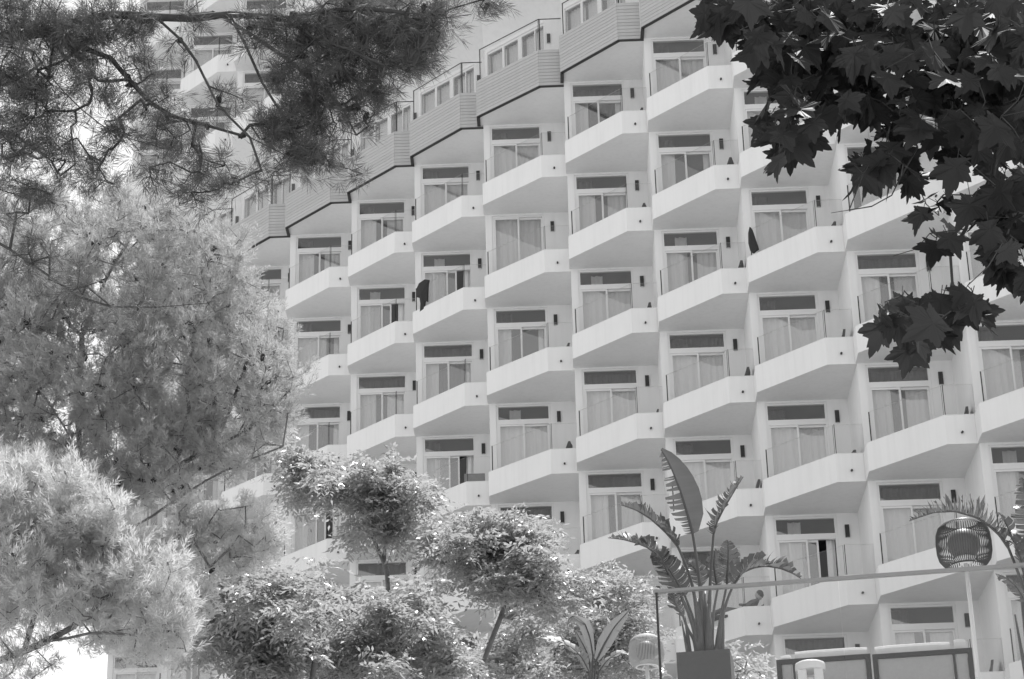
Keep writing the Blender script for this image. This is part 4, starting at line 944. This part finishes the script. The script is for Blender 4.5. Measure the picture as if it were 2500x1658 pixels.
sheet('towel', 'black towel draped over the glass at the end of a white balcony', 'towel', 2, -3.0, z4([(545, 828), (605, 835), (590, 900), (585, 1010), (582, 1170), (560, 1165), (545, 1160), (530, 1280), (470, 1325), (478, 1200), (465, 1110), (415, 1100), (410, 1040), (420, 970), (455, 890)]), .0, .05, 'cloth')
z3 = lambda L: [(1650+x*.3594, 400+y*.3594) for x, y in L]
sheet('folded_parasol', 'dark pointed folded parasol leaning at the end of a white balcony', 'parasol', 6, -6.0, z3([(500, 428), (512, 448), (530, 500), (556, 578), (520, 606), (505, 590), (492, 540), (491, 470)]), .0, .06, 'cloth')
def person():
    su, sv, uc, A, B = colgeo(5); P = bay_world(5, 1.36, 1.65, -15+ZF+.24)
    e = empty('person', P, TH); tag(e, 'dark-haired person reclining on a balcony behind the glass railing', 'person')
    # low lounger is part of the balcony furniture: a thing of its own
    l = empty('sun_lounger', P+np.array([-.35, 0, -.24]), TH); tag(l, 'low dark sun lounger under the reclining person', 'lounger')
    m = MB(); m.box(-.85, .30, -.28, .28, .38, .44); m.build('seat', M['furn'], l)
    m = MB(); m.face([(.30, -.28, 0.40), (.30, .28, 0.40), (.80, .28, 0.68), (.80, -.28, 0.68)]); m.face([(.30, .28, 0.35), (.30, -.28, 0.35), (.80, -.28, 0.63), (.80, .28, 0.63)])
    m.face([(.30, -.28, 0.35), (.30, -.28, 0.40), (.80, -.28, 0.68), (.80, -.28, 0.63)]); m.face([(.30, .28, 0.40), (.30, .28, 0.35), (.80, .28, 0.63), (.80, .28, 0.68)]); m.face([(.80, -.28, 0.63), (.80, -.28, 0.68), (.80, .28, 0.68), (.80, .28, 0.63)]); m.build('backrest', M['furn'], l)
    for x in (-.8, .25):
        for y in (-.25, .25):
            m = MB(); m.box(x-.02, x+.02, y-.02, y+.02, 0, .38); m.build('leg', M['furn'], l)
    J = [((-.08, 0, .33), .13), ((.10, 0, .45), .13), ((.25, 0, .56), .14), ((.32, 0, .62), .06), ((.35, 0, .66), .055),
         ((-.12, .10, .31), .09), ((-.50, .11, .44), .065), ((-.86, .11, .28), .04), ((-.93, .11, .33), .03),
         ((-.12, -.10, .31), .09), ((-.50, -.11, .40), .065), ((-.86, -.11, .27), .04), ((-.93, -.11, .32), .03),
         ((.27, .18, .56), .055), ((.08, .25, .40), .042), ((-.14, .22, .40), .03), ((.27, -.18, .56), .055), ((.08, -.27, .42), .042), ((-.16, -.24, .46), .03)]
    E = [(0, 1), (1, 2), (2, 3), (3, 4), (0, 5), (5, 6), (6, 7), (7, 8), (0, 9), (9, 10), (10, 11), (11, 12), (2, 13), (13, 14), (14, 15), (2, 16), (16, 17), (17, 18)]
    me = bpy.data.meshes.new('body'); me.from_pydata([j[0] for j in J], E, []); me.materials.append(M['shirt']); ob = link('body', me, e)
    md = ob.modifiers.new('skin', 'SKIN'); 
    for v, (p, r) in zip(me.skin_vertices[0].data, J): v.radius = (r, r)
    me.skin_vertices[0].data[0].use_root = True
    sb = ob.modifiers.new('sub', 'SUBSURF'); sb.levels = 1; sb.render_levels = 2
    def ell(c, r, k=1.0): 
        m = MB(); K = 12
        for i in range(K+1):
            a = math.pi*i/K
            for q in range(16): w = 2*math.pi*q/16; m.vert((c[0]+r[0]*math.sin(a)*math.cos(w), c[1]+r[1]*math.sin(a)*math.sin(w), c[2]+r[2]*math.cos(a)))
        for i in range(K):
            for q in range(16): m.f.append((i*16+q, (i+1)*16+q, (i+1)*16+(q+1) % 16, i*16+(q+1) % 16)); m.m.append(0)
        return m
    h = ell((.37, 0, .745), (.095, .078, .115)); h.v += [(.272, -.012, .745), (.272, .012, .745), (.262, 0, .735), (.285, 0, .77)]; k = len(h.v)-4
    h.f += [(k, k+2, k+3), (k+1, k+3, k+2), (k, k+1, k+2)]; h.m += [0, 0, 0]; hd = h.build('head', M['skin'], e, True)
    ell((.392, 0, .772), (.098, .088, .112)).build('hair', M['hair'], hd, True)
person()
